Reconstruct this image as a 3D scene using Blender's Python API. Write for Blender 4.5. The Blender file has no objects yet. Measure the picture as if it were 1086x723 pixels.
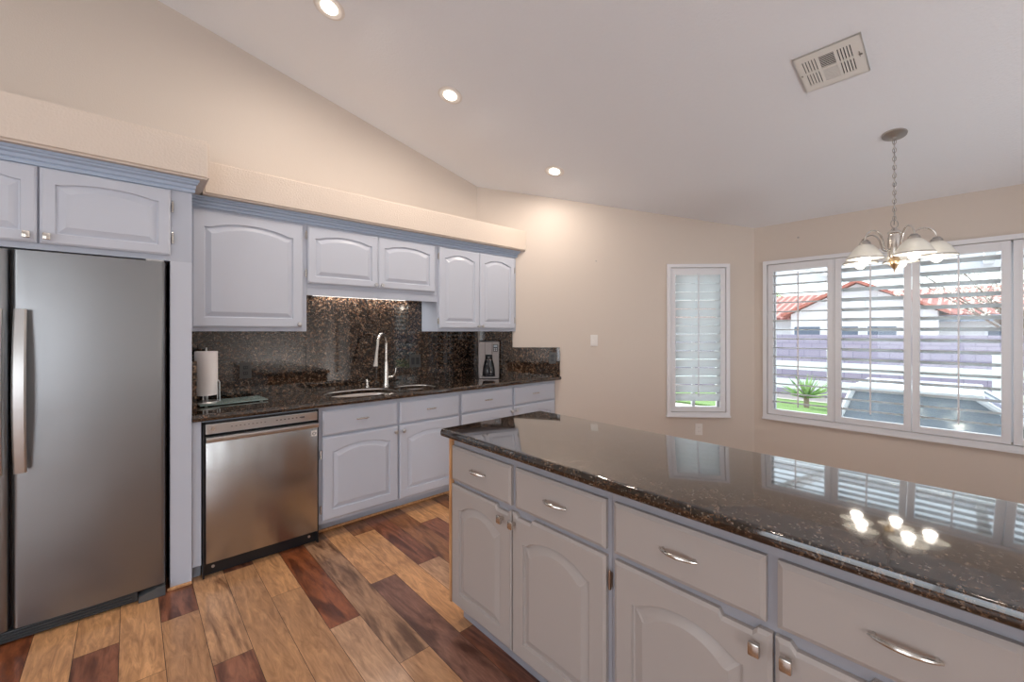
import bpy, bmesh, math, random
from mathutils import Vector, Matrix
random.seed(7)
PI = math.pi
S = bpy.context.scene
COL = S.collection

# ------------------------------------------------------------------ camera, world, sun, exposure
F_PX, YH, H, YAW = 446.3, 351.3, 1.372, math.radians(42.24)
cam_d = bpy.data.cameras.new('camera'); cam = bpy.data.objects.new('camera', cam_d); COL.objects.link(cam)
cam.location = (0, 0, H); cam.rotation_euler = (PI/2, 0, -YAW)
cam_d.sensor_fit = 'HORIZONTAL'; cam_d.sensor_width = 36.0
cam_d.lens = F_PX/1086*36.0
cam_d.shift_y = (YH-361.5)/1086
cam_d.clip_start = 0.02; cam_d.clip_end = 200
S.camera = cam
S.view_settings.view_transform = 'Standard'; S.view_settings.look = 'None'
S.view_settings.gamma = 1.0; S.view_settings.use_curve_mapping = False
S.view_settings.exposure = 0.0

W = bpy.data.worlds.new('sky'); S.world = W; W.use_nodes = True
wn = W.node_tree; wn.nodes.clear()
wo = wn.nodes.new('ShaderNodeOutputWorld'); wb = wn.nodes.new('ShaderNodeBackground')
sk = wn.nodes.new('ShaderNodeTexSky'); sk.sky_type = 'NISHITA'; sk.sun_disc = False
sk.sun_elevation = math.radians(50); sk.sun_rotation = math.radians(200); sk.dust_density = 3.0
hs = wn.nodes.new('ShaderNodeMixRGB'); hs.inputs[0].default_value = 0.6; hs.inputs[2].default_value = (6, 6.2, 6.6, 1)
wn.links.new(sk.outputs[0], hs.inputs[1]); wn.links.new(hs.outputs[0], wb.inputs[0])
wb.inputs[1].default_value = 0.5
wn.links.new(wb.outputs[0], wo.inputs[0])

sun_d = bpy.data.lights.new('sun', 'SUN'); sun_d.energy = 9.0; sun_d.angle = math.radians(1.5); sun_d.color = (1, .96, .9)
sun = bpy.data.objects.new('sun', sun_d); COL.objects.link(sun)
sun.rotation_euler = Vector((-.35, -.75, -.75)).to_track_quat('-Z', 'Y').to_euler()

def area(name, loc, direction, sx, sy, power, color=(1, 1, 1), shape='RECTANGLE', spread=PI):
    d = bpy.data.lights.new(name, 'AREA'); d.energy = power; d.color = color; d.shape = shape
    d.size = sx; d.size_y = sy; d.spread = spread
    o = bpy.data.objects.new(name, d); COL.objects.link(o); o.location = loc
    o.rotation_euler = Vector(direction).to_track_quat('-Z', 'Y').to_euler()
    return o
# added soft fill lamps, set in invented openings out of view
area('south_fill', (-2.2, -3.96, 1.22), (0, 1, 0), 1.3, 2.1, 42, (.88, .94, 1))
area('west_fill', (-2.96, 0.2, 1.33), (1, 0, 0), 2.6, 1.9, 14, (.90, .95, 1))
# upward fill lamp added low behind the camera to brighten the ceiling
area('ceiling_fill', (2.5, -3.2, .12), (.05, .05, 1), 1.2, 1.0, 85, (.90, .95, 1))

# ------------------------------------------------------------------ helpers
def link(o, parent=None):
    COL.objects.link(o)
    if parent: o.parent = parent
    return o
def obj(name, bm, mat, parent=None, smooth=False, loc=None, rot=None):
    bmesh.ops.recalc_face_normals(bm, faces=bm.faces)
    me = bpy.data.meshes.new(name); bm.to_mesh(me); bm.free()
    if isinstance(mat, (list, tuple)):
        for m in mat: me.materials.append(m)
    elif mat: me.materials.append(mat)
    if smooth:
        for p in me.polygons: p.use_smooth = True
        try: me.set_sharp_from_angle(angle=math.radians(35))
        except Exception: pass
    o = bpy.data.objects.new(name, me)
    if loc: o.location = loc
    if rot: o.rotation_euler = rot
    return link(o, parent)
def tag(o, label, cat, group=None, kind=None):
    o['label'] = label; o['category'] = cat
    if group: o['group'] = group
    if kind: o['kind'] = kind
    return o
def thing(name, label, cat, loc=(0, 0, 0), rz=0.0, group=None):
    o = bpy.data.objects.new(name, None); o.empty_display_size = .05
    o.location = loc; o.rotation_euler = (0, 0, rz); link(o)
    return tag(o, label, cat, group)
def struct(name, bm, mat, label=None, smooth=False, parent=None):
    o = obj(name, bm, mat, parent, smooth)
    if not parent: o['kind'] = 'structure'
    if label: o['label'] = label
    return o
def copy_tree(o, parent=None):
    c = o.copy(); COL.objects.link(c); c.parent = parent
    for ch in list(o.children): copy_tree(ch, c)
    return c

def bx(bm, x0, x1, y0, y1, z0, z1, bev=0.0, seg=2, mi=0):
    vs = [bm.verts.new((x, y, z)) for x in (x0, x1) for y in (y0, y1) for z in (z0, z1)]
    fs = [(0,1,3,2),(4,6,7,5),(0,4,5,1),(2,3,7,6),(0,2,6,4),(1,5,7,3)]
    faces = [bm.faces.new([vs[i] for i in f]) for f in fs]
    for f in faces: f.material_index = mi
    if bev > 0:
        es = list({e for f in faces for e in f.edges})
        r = bmesh.ops.bevel(bm, geom=es, offset=bev, segments=seg, affect='EDGES', profile=.5)
        for f in r['faces']: f.material_index = mi
    return bm
def box(*a, **k):
    return bx(bmesh.new(), *a, **k)
def prism(poly, z0, z1, bm=None, mi=0):
    bm = bm or bmesh.new()
    a = [bm.verts.new((x, y, z0)) for x, y in poly]; b = [bm.verts.new((x, y, z1)) for x, y in poly]
    n = len(poly)
    bm.faces.new(a[::-1]).material_index = mi; bm.faces.new(b).material_index = mi
    for i in range(n): bm.faces.new((a[i], a[(i+1) % n], b[(i+1) % n], b[i])).material_index = mi
    return bm
def lathe(prof, n=32, bm=None, mat=None, cap=True, mi=0):
    """prof: list of (r,z)"""
    bm = bm or bmesh.new(); rings = []
    for r, z in prof:
        ring = []
        for i in range(n):
            a = 2*PI*i/n; p = Vector((r*math.cos(a), r*math.sin(a), z))
            if mat: p = mat @ p
            ring.append(bm.verts.new(p))
        rings.append(ring)
    for a, b in zip(rings, rings[1:]):
        for i in range(n):
            bm.faces.new((a[i], a[(i+1) % n], b[(i+1) % n], b[i])).material_index = mi
    if cap:
        bm.faces.new(rings[0][::-1]).material_index = mi; bm.faces.new(rings[-1]).material_index = mi
    return bm
def tube(pts, r, n=10, bm=None, closed=False, flat=1.0, mi=0, up=None):
    bm = bm or bmesh.new(); pts = [Vector(p) for p in pts]; N = len(pts); rings = []
    ref = Vector(up) if up else Vector((0, 0, 1))
    for i, p in enumerate(pts):
        if closed: t = pts[(i+1) % N]-pts[i-1]
        else: t = pts[min(i+1, N-1)]-pts[max(i-1, 0)]
        t.normalize()
        s = t.cross(ref)
        if s.length < 1e-3: s = t.cross(Vector((0, 1, 0))) if abs(t.y) < .9 else t.cross(Vector((1, 0, 0)))
        s.normalize(); u = s.cross(t)
        if i and not up:
            # keep the frame continuous
            s = prev_s - t*prev_s.dot(t); s.normalize(); u = s.cross(t)
        prev_s = s
        rr = r[i] if isinstance(r, (list, tuple)) else r
        rings.append([bm.verts.new(p + s*rr*math.cos(2*PI*k/n) + u*rr*flat*math.sin(2*PI*k/n)) for k in range(n)])
    rng = range(N if closed else N-1)
    for i in rng:
        a, b = rings[i], rings[(i+1) % N]
        for k in range(n): bm.faces.new((a[k], a[(k+1) % n], b[(k+1) % n], b[k])).material_index = mi
    if not closed:
        bm.faces.new(rings[0][::-1]).material_index = mi; bm.faces.new(rings[-1]).material_index = mi
    return bm
def sweep(profile, x0, x1, place):
    """profile (a,b) polyline closed, extruded along from x0 to x1; place(x,a,b)->xyz"""
    bm = bmesh.new(); A = [bm.verts.new(place(x0, a, b)) for a, b in profile]; B = [bm.verts.new(place(x1, a, b)) for a, b in profile]
    n = len(profile)
    for i in range(n): bm.faces.new((A[i], A[(i+1) % n], B[(i+1) % n], B[i]))
    bm.faces.new(A[::-1]); bm.faces.new(B)
    return bm

# ------------------------------------------------------------------ materials
def mat(name, color=(.5,.5,.5), rough=.5, metal=0.0, coat=0.0, spec=.5, emit=None, estr=0.0, aniso=0.0, ior=None):
    m = bpy.data.materials.new(name); m.use_nodes = True; b = m.node_tree.nodes['Principled BSDF']
    b.inputs['Base Color'].default_value = (*color, 1); b.inputs['Roughness'].default_value = rough
    b.inputs['Metallic'].default_value = metal; b.inputs['Coat Weight'].default_value = coat
    b.inputs['Specular IOR Level'].default_value = spec; b.inputs['Anisotropic'].default_value = aniso
    if emit: b.inputs['Emission Color'].default_value = (*emit, 1); b.inputs['Emission Strength'].default_value = estr
    return m
def nodes(m): return m.node_tree.nodes, m.node_tree.links, m.node_tree.nodes['Principled BSDF']
def srgb(r, g, b):
    f = lambda c: (c/255/12.92) if c/255 <= .04045 else ((c/255+.055)/1.055)**2.4
    return (f(r), f(g), f(b))
def coords(N, L, scale=(1,1,1), kind='Object'):
    g = N.new('ShaderNodeNewGeometry'); mp = N.new('ShaderNodeMapping'); mp.inputs['Scale'].default_value = scale
    if kind == 'Object':
        tc = N.new('ShaderNodeTexCoord'); L.new(tc.outputs['Object'], mp.inputs[0])
    else: L.new(g.outputs['Position'], mp.inputs[0])
    return mp
def bump(m, scale, strength, dist=.01, detail=3, stretch=(1,1,1), kind='World'):
    N, L, b = nodes(m); mp = coords(N, L, stretch, kind)
    n = N.new('ShaderNodeTexNoise'); n.inputs['Scale'].default_value = scale; n.inputs['Detail'].default_value = detail
    L.new(mp.outputs[0], n.inputs['Vector'])
    bp = N.new('ShaderNodeBump'); bp.inputs['Strength'].default_value = strength; bp.inputs['Distance'].default_value = dist
    L.new(n.outputs['Fac'], bp.inputs['Height']); L.new(bp.outputs[0], b.inputs['Normal'])
    return m
def mix_noise(m, c1, c2, scale, detail=4, lo=.35, hi=.65, stretch=(1,1,1), kind='World'):
    N, L, b = nodes(m); mp = coords(N, L, stretch, kind)
    n = N.new('ShaderNodeTexNoise'); n.inputs['Scale'].default_value = scale; n.inputs['Detail'].default_value = detail
    L.new(mp.outputs[0], n.inputs['Vector'])
    r = N.new('ShaderNodeValToRGB'); r.color_ramp.elements[0].position = lo; r.color_ramp.elements[1].position = hi
    r.color_ramp.elements[0].color = (*c1, 1); r.color_ramp.elements[1].color = (*c2, 1)
    L.new(n.outputs['Fac'], r.inputs[0]); L.new(r.outputs[0], b.inputs['Base Color'])
    return m

M = {}
M['wall'] = bump(mat('wall_paint', srgb(209, 198, 188), .55), 140, .16, .004)
M['ceiling'] = bump(mat('ceiling_paint', srgb(238, 241, 246), .55), 70, .35, .006)
M['soffit'] = bump(mat('soffit_paint', srgb(216, 203, 191), .5), 90, .3, .005)
M['paint'] = mat('cabinet_paint', srgb(196, 202, 215), .32)
M['frame_paint'] = mat('face_frame_paint', srgb(182, 189, 203), .35)
M['crown_paint'] = mat('crown_paint', srgb(166, 182, 205), .38)
M['island_frame'] = mat('island_frame_paint', srgb(160, 160, 168), .36)
M['island_warmlit_paint'] = mat('island_warmlit_paint', srgb(174, 166, 162), .34)  # warm bounce from floor and ceiling lamps mixed into the cabinet colour
M['trim'] = mat('white_trim', srgb(226, 227, 232), .35)
M['louver'] = mat('louver_white', srgb(240, 242, 242), .4)
_n, _l, _b = nodes(M['louver'])      # thin painted poly slats let a little light through
_t = _n.new('ShaderNodeBsdfTranslucent'); _t.inputs[0].default_value = (.93, .96, .97, 1); _m = _n.new('ShaderNodeMixShader'); _m.inputs[0].default_value = .72
_l.new(_b.outputs[0], _m.inputs[1]); _l.new(_t.outputs[0], _m.inputs[2]); _l.new(_m.outputs[0], _n['Material Output'].inputs[0])
M['steel'] = mat('brushed_steel', (.27, .28, .295), .32, 1.0, aniso=.5)
M['steel_dw'] = mat('dishwasher_steel', (.44, .445, .45), .27, 1.0, aniso=.6)
bump(M['steel'], 2.6, .12, .02, 2, (1, 1, 1.6))
bump(M['steel_dw'], 5.0, .30, .02, 1, (1.6, 1, .35))
M['steel_bright'] = mat('bright_steel', (.62, .63, .64), .3, 1.0)
M['sink_steel'] = mat('sink_steel', (.66, .60, .56), .28, 1.0)
M['nickel'] = mat('satin_nickel', (.64, .61, .57), .26, 1.0)
M['nickel_dark'] = mat('aged_nickel', (.42, .40, .38), .38, 1.0)
M['bronze'] = mat('brass_bronze', (.62, .46, .28), .3, 1.0)
M['copper'] = mat('copper_hinge', (.38, .26, .19), .35, 1.0)
M['black'] = mat('black_plastic', (.012, .013, .016), .35)
M['grey_plastic'] = mat('grey_plastic', (.045, .05, .055), .35)
M['dark_gap'] = mat('dark_cavity', (.01, .01, .012), .8)
M['oak'] = mix_noise(mat('oak_edge', rough=.45), srgb(214, 166, 120), srgb(190, 136, 90), 12, stretch=(6, 6, 1))
M['white_plate'] = mat('white_plate', srgb(232, 228, 224), .35)
M['plate_dark'] = mat('dark_plate', (.07, .068, .066), .3, .3)
M['paper'] = bump(mat('paper', srgb(240, 236, 236), .85), 90, .2, .003)
M['lens'] = mat('lamp_lens', (1, .93, .84), .4, emit=(1, .90, .76), estr=9)
M['bulb'] = mat('bulb_glass', (1, .95, .88), .4, emit=(1, .93, .84), estr=3.2)
M['strip'] = mat('strip_tube', (1, 1, 1), .4, emit=(1, .97, .95), estr=6)
M['shade_glass'] = mat('frosted_shade', srgb(246, 244, 238), .35)
_n, _l, _b = nodes(M['shade_glass']); _b.inputs['Transmission Weight'].default_value = .35; _b.inputs['Roughness'].default_value = .5
M['ink'] = mat('grey_ink', (.12, .12, .13), .5)
M['vent'] = mat('vent_enamel', srgb(230, 228, 223), .4)

def granite(name, bright=1.0, sc=190, ior=1.62, coat=.8, rough=.07):
    m = mat(name, rough=rough, spec=.5); N, L, b = nodes(m); mp = coords(N, L, (1,1,1), 'World')
    v = N.new('ShaderNodeTexVoronoi'); v.inputs['Scale'].default_value = sc; v.inputs['Randomness'].default_value = 1
    n1 = N.new('ShaderNodeTexNoise'); n1.inputs['Scale'].default_value = 90; n1.inputs['Detail'].default_value = 5
    n2 = N.new('ShaderNodeTexNoise'); n2.inputs['Scale'].default_value = 30; n2.inputs['Detail'].default_value = 3
    wv = N.new('ShaderNodeMixRGB'); wv.blend_type = 'ADD'; wv.inputs[0].default_value = .03
    L.new(mp.outputs[0], n1.inputs['Vector']); L.new(mp.outputs[0], n2.inputs['Vector'])
    L.new(mp.outputs[0], wv.inputs[1]); L.new(n1.outputs['Color'], wv.inputs[2]); L.new(wv.outputs[0], v.inputs['Vector'])
    sep = N.new('ShaderNodeSeparateColor'); L.new(v.outputs['Color'], sep.inputs[0])
    r1 = N.new('ShaderNodeValToRGB'); e = r1.color_ramp.elements
    e[0].position = 0; e[0].color = (.008, .007, .007, 1)
    e[1].position = 1; e[1].color = (.18*bright, .12*bright, .08*bright, 1)
    for p, c in ((.52, (.014, .011, .010)), (.60, (.040, .021, .013)), (.78, (.075, .040, .024)), (.92, (.12, .075, .045))):
        x = e.new(p); x.color = (c[0]*bright, c[1]*bright, c[2]*bright, 1)
    L.new(sep.outputs[0], r1.inputs[0])
    r2 = N.new('ShaderNodeValToRGB'); r2.color_ramp.elements[0].position = .42; r2.color_ramp.elements[1].position = .60
    r2.color_ramp.elements[0].color = (.15, .15, .15, 1); r2.color_ramp.elements[1].color = (1, 1, 1, 1)
    L.new(n2.outputs['Fac'], r2.inputs[0])
    mx = N.new('ShaderNodeMixRGB'); mx.blend_type = 'MULTIPLY'; mx.inputs[0].default_value = .8
    L.new(r1.outputs[0], mx.inputs[1]); L.new(r2.outputs[0], mx.inputs[2])
    # sparse pale flecks
    v2 = N.new('ShaderNodeTexVoronoi'); v2.inputs['Scale'].default_value = 260; L.new(mp.outputs[0], v2.inputs['Vector'])
    s2 = N.new('ShaderNodeSeparateColor'); L.new(v2.outputs['Color'], s2.inputs[0])
    gt = N.new('ShaderNodeMath'); gt.operation = 'GREATER_THAN'; gt.inputs[1].default_value = .965; L.new(s2.outputs[1], gt.inputs[0])
    m2 = N.new('ShaderNodeMixRGB'); m2.inputs[2].default_value = (.14*bright, .12*bright, .10*bright, 1)
    L.new(gt.outputs[0], m2.inputs[0]); L.new(mx.outputs[0], m2.inputs[1]); L.new(m2.outputs[0], b.inputs['Base Color'])
    b.inputs['IOR'].default_value = ior; b.inputs['Coat Weight'].default_value = coat; b.inputs['Coat Roughness'].default_value = .03
    return m
M['granite'] = granite('brown_granite', 1.25, 165)
M['granite_wall'] = granite('backsplash_granite', 1.5, 105, 1.5, .25, .04)

def floor_mat():
    m = mat('plank_floor', rough=.28, spec=.45); N, L, b = nodes(m)
    at = N.new('ShaderNodeAttribute'); at.attribute_name = 'plank'
    at2 = N.new('ShaderNodeAttribute'); at2.attribute_name = 'seed'
    g = N.new('ShaderNodeNewGeometry'); mp = N.new('ShaderNodeMapping'); mp.inputs['Scale'].default_value = (1, .16, 1)
    add = N.new('ShaderNodeVectorMath'); add.operation = 'ADD'
    L.new(g.outputs['Position'], add.inputs[0]); L.new(at2.outputs['Vector'], add.inputs[1]); L.new(add.outputs[0], mp.inputs[0])
    n1 = N.new('ShaderNodeTexNoise'); n1.inputs['Scale'].default_value = 34; n1.inputs['Detail'].default_value = 8; n1.inputs['Roughness'].default_value = .65; n1.inputs['Distortion'].default_value = 1.6
    n2 = N.new('ShaderNodeTexNoise'); n2.inputs['Scale'].default_value = 9; n2.inputs['Detail'].default_value = 4; n2.inputs['Distortion'].default_value = 2.4
    L.new(mp.outputs[0], n1.inputs['Vector']); L.new(mp.outputs[0], n2.inputs['Vector'])
    r1 = N.new('ShaderNodeValToRGB'); r1.color_ramp.elements[0].position = .3; r1.color_ramp.elements[1].position = .72
    r1.color_ramp.elements[0].color = (.45, .38, .34, 1); r1.color_ramp.elements[1].color = (1.18, 1.17, 1.16, 1)
    r2 = N.new('ShaderNodeValToRGB'); r2.color_ramp.elements[0].position = .36; r2.color_ramp.elements[1].position = .56
    r2.color_ramp.elements[0].color = (.36, .29, .27, 1); r2.color_ramp.elements[1].color = (1.1, 1.08, 1.05, 1)
    L.new(n1.outputs['Fac'], r1.inputs[0]); L.new(n2.outputs['Fac'], r2.inputs[0])
    a = N.new('ShaderNodeMixRGB'); a.blend_type = 'MULTIPLY'; a.inputs[0].default_value = .8
    L.new(at.outputs['Color'], a.inputs[1]); L.new(r1.outputs[0], a.inputs[2])
    c = N.new('ShaderNodeMixRGB'); c.blend_type = 'MULTIPLY'; L.new(at2.outputs['Alpha'], c.inputs[0])
    L.new(a.outputs[0], c.inputs[1]); L.new(r2.outputs[0], c.inputs[2]); L.new(c.outputs[0], b.inputs['Base Color'])
    bp = N.new('ShaderNodeBump'); bp.inputs['Strength'].default_value = .12; bp.inputs['Distance'].default_value = .004
    L.new(n1.outputs['Fac'], bp.inputs['Height']); L.new(bp.outputs[0], b.inputs['Normal'])
    b.inputs['Coat Weight'].default_value = .25; b.inputs['Coat Roughness'].default_value = .12
    return m
M['floor'] = floor_mat()

def glass_mat():
    m = bpy.data.materials.new('window_glass'); m.use_nodes = True; N = m.node_tree.nodes; L = m.node_tree.links
    N.clear(); o = N.new('ShaderNodeOutputMaterial'); t = N.new('ShaderNodeBsdfTransparent'); g = N.new('ShaderNodeBsdfGlossy')
    g.inputs['Roughness'].default_value = .02; t.inputs[0].default_value = (.94, .97, .96, 1)
    fr = N.new('ShaderNodeFresnel'); fr.inputs[0].default_value = 1.45; mx = N.new('ShaderNodeMixShader')
    L.new(fr.outputs[0], mx.inputs[0]); L.new(t.outputs[0], mx.inputs[1]); L.new(g.outputs[0], mx.inputs[2]); L.new(mx.outputs[0], o.inputs[0])
    return m
M['glass'] = glass_mat()
M['green_glass'] = mat('cutting_board_glass', srgb(150, 172, 170), .12, spec=.8)
_n, _l, _b = nodes(M['green_glass']); _b.inputs['Alpha'].default_value = .75

# exterior materials
M['grass'] = mix_noise(mat('lawn', rough=.9), (.06, .13, .03), (.13, .22, .06), 30)
M['gravel'] = mix_noise(mat('gravel', rough=.95), (.36, .33, .31), (.50, .47, .45), 40)
M['concrete'] = mix_noise(mat('concrete', rough=.9), (.45, .44, .43), (.55, .54, .52), 6)
M['stucco_out'] = bump(mat('stucco', (.62, .63, .66), .9), 60, .2)
M['vinyl'] = mat('white_vinyl', (.72, .74, .78), .5)
M['bark'] = mat('bark', (.20, .15, .12), .9)
M['leaf'] = mix_noise(mat('leaf', rough=.7), (.08, .20, .05), (.30, .45, .14), 6)
M['blossom'] = mix_noise(mat('pale_leaf', rough=.7), (.45, .48, .38), (.70, .66, .62), 6)
M['car_paint'] = mat('car_paint', (.62, .68, .74), .25, coat=.6)
M['car_glass'] = mat('car_glass', (.22, .27, .33), .08, spec=.8)
M['tyre'] = mat('tyre', (.02, .02, .02), .8)
M['dark_window'] = mat('dark_window', (.10, .13, .18), .15)
M['purple_fascia'] = mat('fascia_board', (.24, .28, .36), .7)
def brick_mat(name, c1, c2, mortar, sx, bw, bh):
    m = mat(name, rough=.9); N, L, b = nodes(m); tc = N.new('ShaderNodeTexCoord'); mp = N.new('ShaderNodeMapping')
    mp.inputs['Rotation'].default_value = (PI/2, 0, PI/2) if False else (0, 0, 0)
    sp = N.new('ShaderNodeSeparateXYZ'); cb = N.new('ShaderNodeCombineXYZ'); L.new(tc.outputs['Object'], sp.inputs[0])
    L.new(sp.outputs[1], cb.inputs[0]); L.new(sp.outputs[2], cb.inputs[1])
    t = N.new('ShaderNodeTexBrick'); t.inputs['Scale'].default_value = sx; t.inputs['Brick Width'].default_value = bw; t.inputs['Row Height'].default_value = bh
    t.inputs['Mortar Size'].default_value = .012; t.inputs['Color1'].default_value = (*c1, 1); t.inputs['Color2'].default_value = (*c2, 1); t.inputs['Mortar'].default_value = (*mortar, 1)
    L.new(cb.outputs[0], t.inputs['Vector']); L.new(t.outputs['Color'], b.inputs['Base Color'])
    return m
M['block'] = brick_mat('block_wall', (.30, .27, .36), (.35, .31, .39), (.22, .20, .27), 1, .4, .2)
def tile_mat():
    m = mat('roof_tile', rough=.85); N, L, b = nodes(m); tc = N.new('ShaderNodeTexCoord'); sp = N.new('ShaderNodeSeparateXYZ'); L.new(tc.outputs['Object'], sp.inputs[0])
    w = N.new('ShaderNodeMath'); w.operation = 'MULTIPLY'; w.inputs[1].default_value = 16; L.new(sp.outputs[1], w.inputs[0])
    s = N.new('ShaderNodeMath'); s.operation = 'SINE'; L.new(w.outputs[0], s.inputs[0])
    r = N.new('ShaderNodeValToRGB'); r.color_ramp.elements[0].position = .2; r.color_ramp.elements[1].position = .7
    r.color_ramp.elements[0].color = (.20, .07, .06, 1); r.color_ramp.elements[1].color = (.42, .22, .20, 1)
    L.new(s.outputs[0], r.inputs[0]); L.new(r.outputs[0], b.inputs['Base Color'])
    return m
M['tile'] = tile_mat()

# ------------------------------------------------------------------ room shell
def ceil_z(x): return 3.488-.234*x
YW = 3.463                      # cabinet wall
CX, CY = 2.657, 3.463           # corner cabinet wall / angled wall
EX, EY = 4.631, 1.489           # corner angled wall / window wall
R2 = math.sqrt(2)

def wall(name, P0, P1, holes=(), thick=.15, z0=0.0, label=None, m='wall', zt=None):
    """vertical wall from P0 to P1 (room on the right-hand side of travel ... outward normal to the left)"""
    P0 = Vector((*P0, 0)); P1 = Vector((*P1, 0)); L = (P1-P0).length; d = (P1-P0)/L; n = Vector((-d.y, d.x, 0))
    us = sorted({0, L, *[h[0] for h in holes], *[h[1] for h in holes]})
    bm = bmesh.new()
    def top(u): p = P0+d*u; return (zt if zt is not None else ceil_z(p.x)+.03)
    for a, b in zip(us, us[1:]):
        spans = [(z0, None)]
        for h in holes:
            if h[0] <= a+1e-6 and h[1] >= b-1e-6: spans = [(z0, h[2]), (h[3], None)]
        for s0, s1 in spans:
            za, zb = (top(a), top(b)) if s1 is None else (s1, s1)
            v = []
            for u, zz in ((a, s0), (b, s0), (b, zb), (a, za)):
                for t in (0, thick):
                    p = P0+d*u+n*t; v.append(bm.verts.new((p.x, p.y, zz)))
            for q in ((0,2,4,6), (1,7,5,3), (0,1,3,2), (4,5,7,6), (0,6,7,1), (2,3,5,4)): bm.faces.new([v[i] for i in q])
    bmesh.ops.remove_doubles(bm, verts=bm.verts, dist=1e-4)
    o = struct(name, bm, M[m], label)
    return P0, d, n
# travel so that the outward normal (left of travel) points outside: clockwise walk seen from above gives left = outside
wall('wall_cabinet_side', (-3.0, YW), (CX, CY), label='beige wall behind the sink run and refrigerator')
SMALL_HOLE = (1.962, 2.506, .562, 2.012)
wF = wall('wall_angled_far', (CX, CY), (EX, EY), [SMALL_HOLE], label='angled beige wall with the small shuttered window')
BIG_HOLE = (EY-1.368, EY+.708, .567, 2.02)
wE = wall('wall_nook_window', (EX, EY), (EX, -.779), [BIG_HOLE], label='beige nook wall with the wide shuttered window')
LS = math.hypot(1.2, 1.2)
wS = wall('wall_angled_near', (EX, -.779), (3.431, -1.979), [(.25, .794, .562, 2.012)])
wall('wall_right', (3.431, -1.979), (3.431, -4.0), [(.62, .86, .45, 1.9), (1.56, 1.66, .75, 1.95)])
wall('wall_south', (3.431, -4.0), (-3.0, -4.0), [(4.98, 6.28, .02, 2.28)])
wall('wall_left', (-3.0, -4.0), (-3.0, YW), [(2.8, 5.6, .35, 2.3)])

# ceiling slab following the slope
bm = bmesh.new()
cp_poly = [(-3.2, -4.2), (5.0, -4.2), (5.0, 1.46), (2.81, 3.65), (-3.2, 3.65)]
lo_ = [bm.verts.new((x, y, ceil_z(x))) for x, y in cp_poly]; hi_ = [bm.verts.new((x, y, ceil_z(x)+.12)) for x, y in cp_poly]
bm.faces.new(lo_[::-1]); bm.faces.new(hi_)
for i in range(5): bm.faces.new((lo_[i], lo_[(i+1) % 5], hi_[(i+1) % 5], hi_[i]))
bmesh.ops.recalc_face_normals(bm, faces=bm.faces)
struct('ceiling', bm, M['ceiling'], 'sloping white textured ceiling')

# plank floor: every plank is a face with its own tone
tones = {'light': srgb(222, 170, 120), 'tan': srgb(198, 152, 110), 'knot': srgb(206, 162, 122), 'dark': srgb(150, 98, 74),
         'red': srgb(150, 88, 54), 'plum': srgb(142, 104, 90), 'brown': srgb(160, 112, 78), 'pale': srgb(205, 165, 130), 'grey': srgb(176, 140, 110)}
mott = {'light': .3, 'tan': .25, 'knot': .9, 'dark': .9, 'red': .9, 'plum': .9, 'brown': .8, 'pale': .3, 'grey': .95}
PW, PX0 = .1433, .252
known = {  # column: list of (y at which the plank ends going towards the camera, tone of the plank above it)
 -5: [(1.7, 'red')], -4: [(2.2, 'light')], -3: [(2.54, 'light'), (1.9, 'dark')], -2: [(2.21, 'light'), (1.2, 'light')],
 -1: [(2.578, 'dark'), (1.5, 'tan')], 0: [(2.10, 'knot'), (1.2, 'dark')], 1: [(2.865, 'dark'), (1.65, 'tan')],
 2: [(2.437, 'light'), (1.3, 'tan')], 3: [(2.0, 'red'), (1.0, 'pale')], 4: [(1.6, 'grey'), (.8, 'tan')],
 5: [(2.205, 'light'), (1.1, 'plum')], 6: [(2.80, 'brown'), (1.58, 'light'), (.6, 'dark')], 7: [(2.203, 'dark'), (1.75, 'pale'), (.6, 'dark')],
 8: [(2.09, 'brown'), (1.1, 'light')], 9: [(2.67, 'light'), (1.9, 'dark')], 10: [(2.4, 'light'), (1.4, 'brown')]}
bm = bmesh.new(); cl = bm.loops.layers.float_color.new('plank'); sl = bm.loops.layers.float_color.new('seed')
rnd = random.Random(3); keys = list(tones)
for k in range(-23, 32):
    xa, xb = PX0+k*PW, PX0+(k+1)*PW
    y = 3.463; segs = list(known.get(k, []))
    first = True
    while y > -4.0:
        if segs: ye, tn = segs.pop(0)
        else: ye, tn = y-(rnd.uniform(.25, 1.2) if first else rnd.uniform(.5, 1.2)), rnd.choice(['light', 'tan', 'pale', 'light', 'knot', 'dark', 'brown', 'grey', 'plum'])
        first = False; ye = max(ye, -4.0)
        gap = .0011
        ya_, yb_ = ye+gap, y-gap
        f = bm.faces.new([bm.verts.new(p) for p in ((xa+gap, ya_, 0), (xb-gap, ya_, 0), (xb-gap, yb_, 0), (xa+gap, yb_, 0))])
        c = tones[tn]; s = (rnd.uniform(0, 40), rnd.uniform(0, 40), rnd.uniform(0, 9), mott[tn])
        for lp in f.loops: lp[cl] = (*c, 1); lp[sl] = s
        y = ye
# dark joint bed just below the planks, closed into a slab
bxv = bx(bm, -3.1, 4.9, -4.1, 3.6, -.1, -.0012)
for f in bm.faces:
    if abs(f.calc_center_median().z) > .001 or f.calc_area() > 3:
        for lp in f.loops: lp[cl] = (.05, .03, .02, 1); lp[sl] = (0, 0, 0, 0)
me = bpy.data.meshes.new('floor'); bm.to_mesh(me); bm.free(); me.materials.append(M['floor'])
fl = bpy.data.objects.new('floor', me); link(fl); fl['kind'] = 'structure'; fl['label'] = 'mixed tone wood plank floor'

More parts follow.
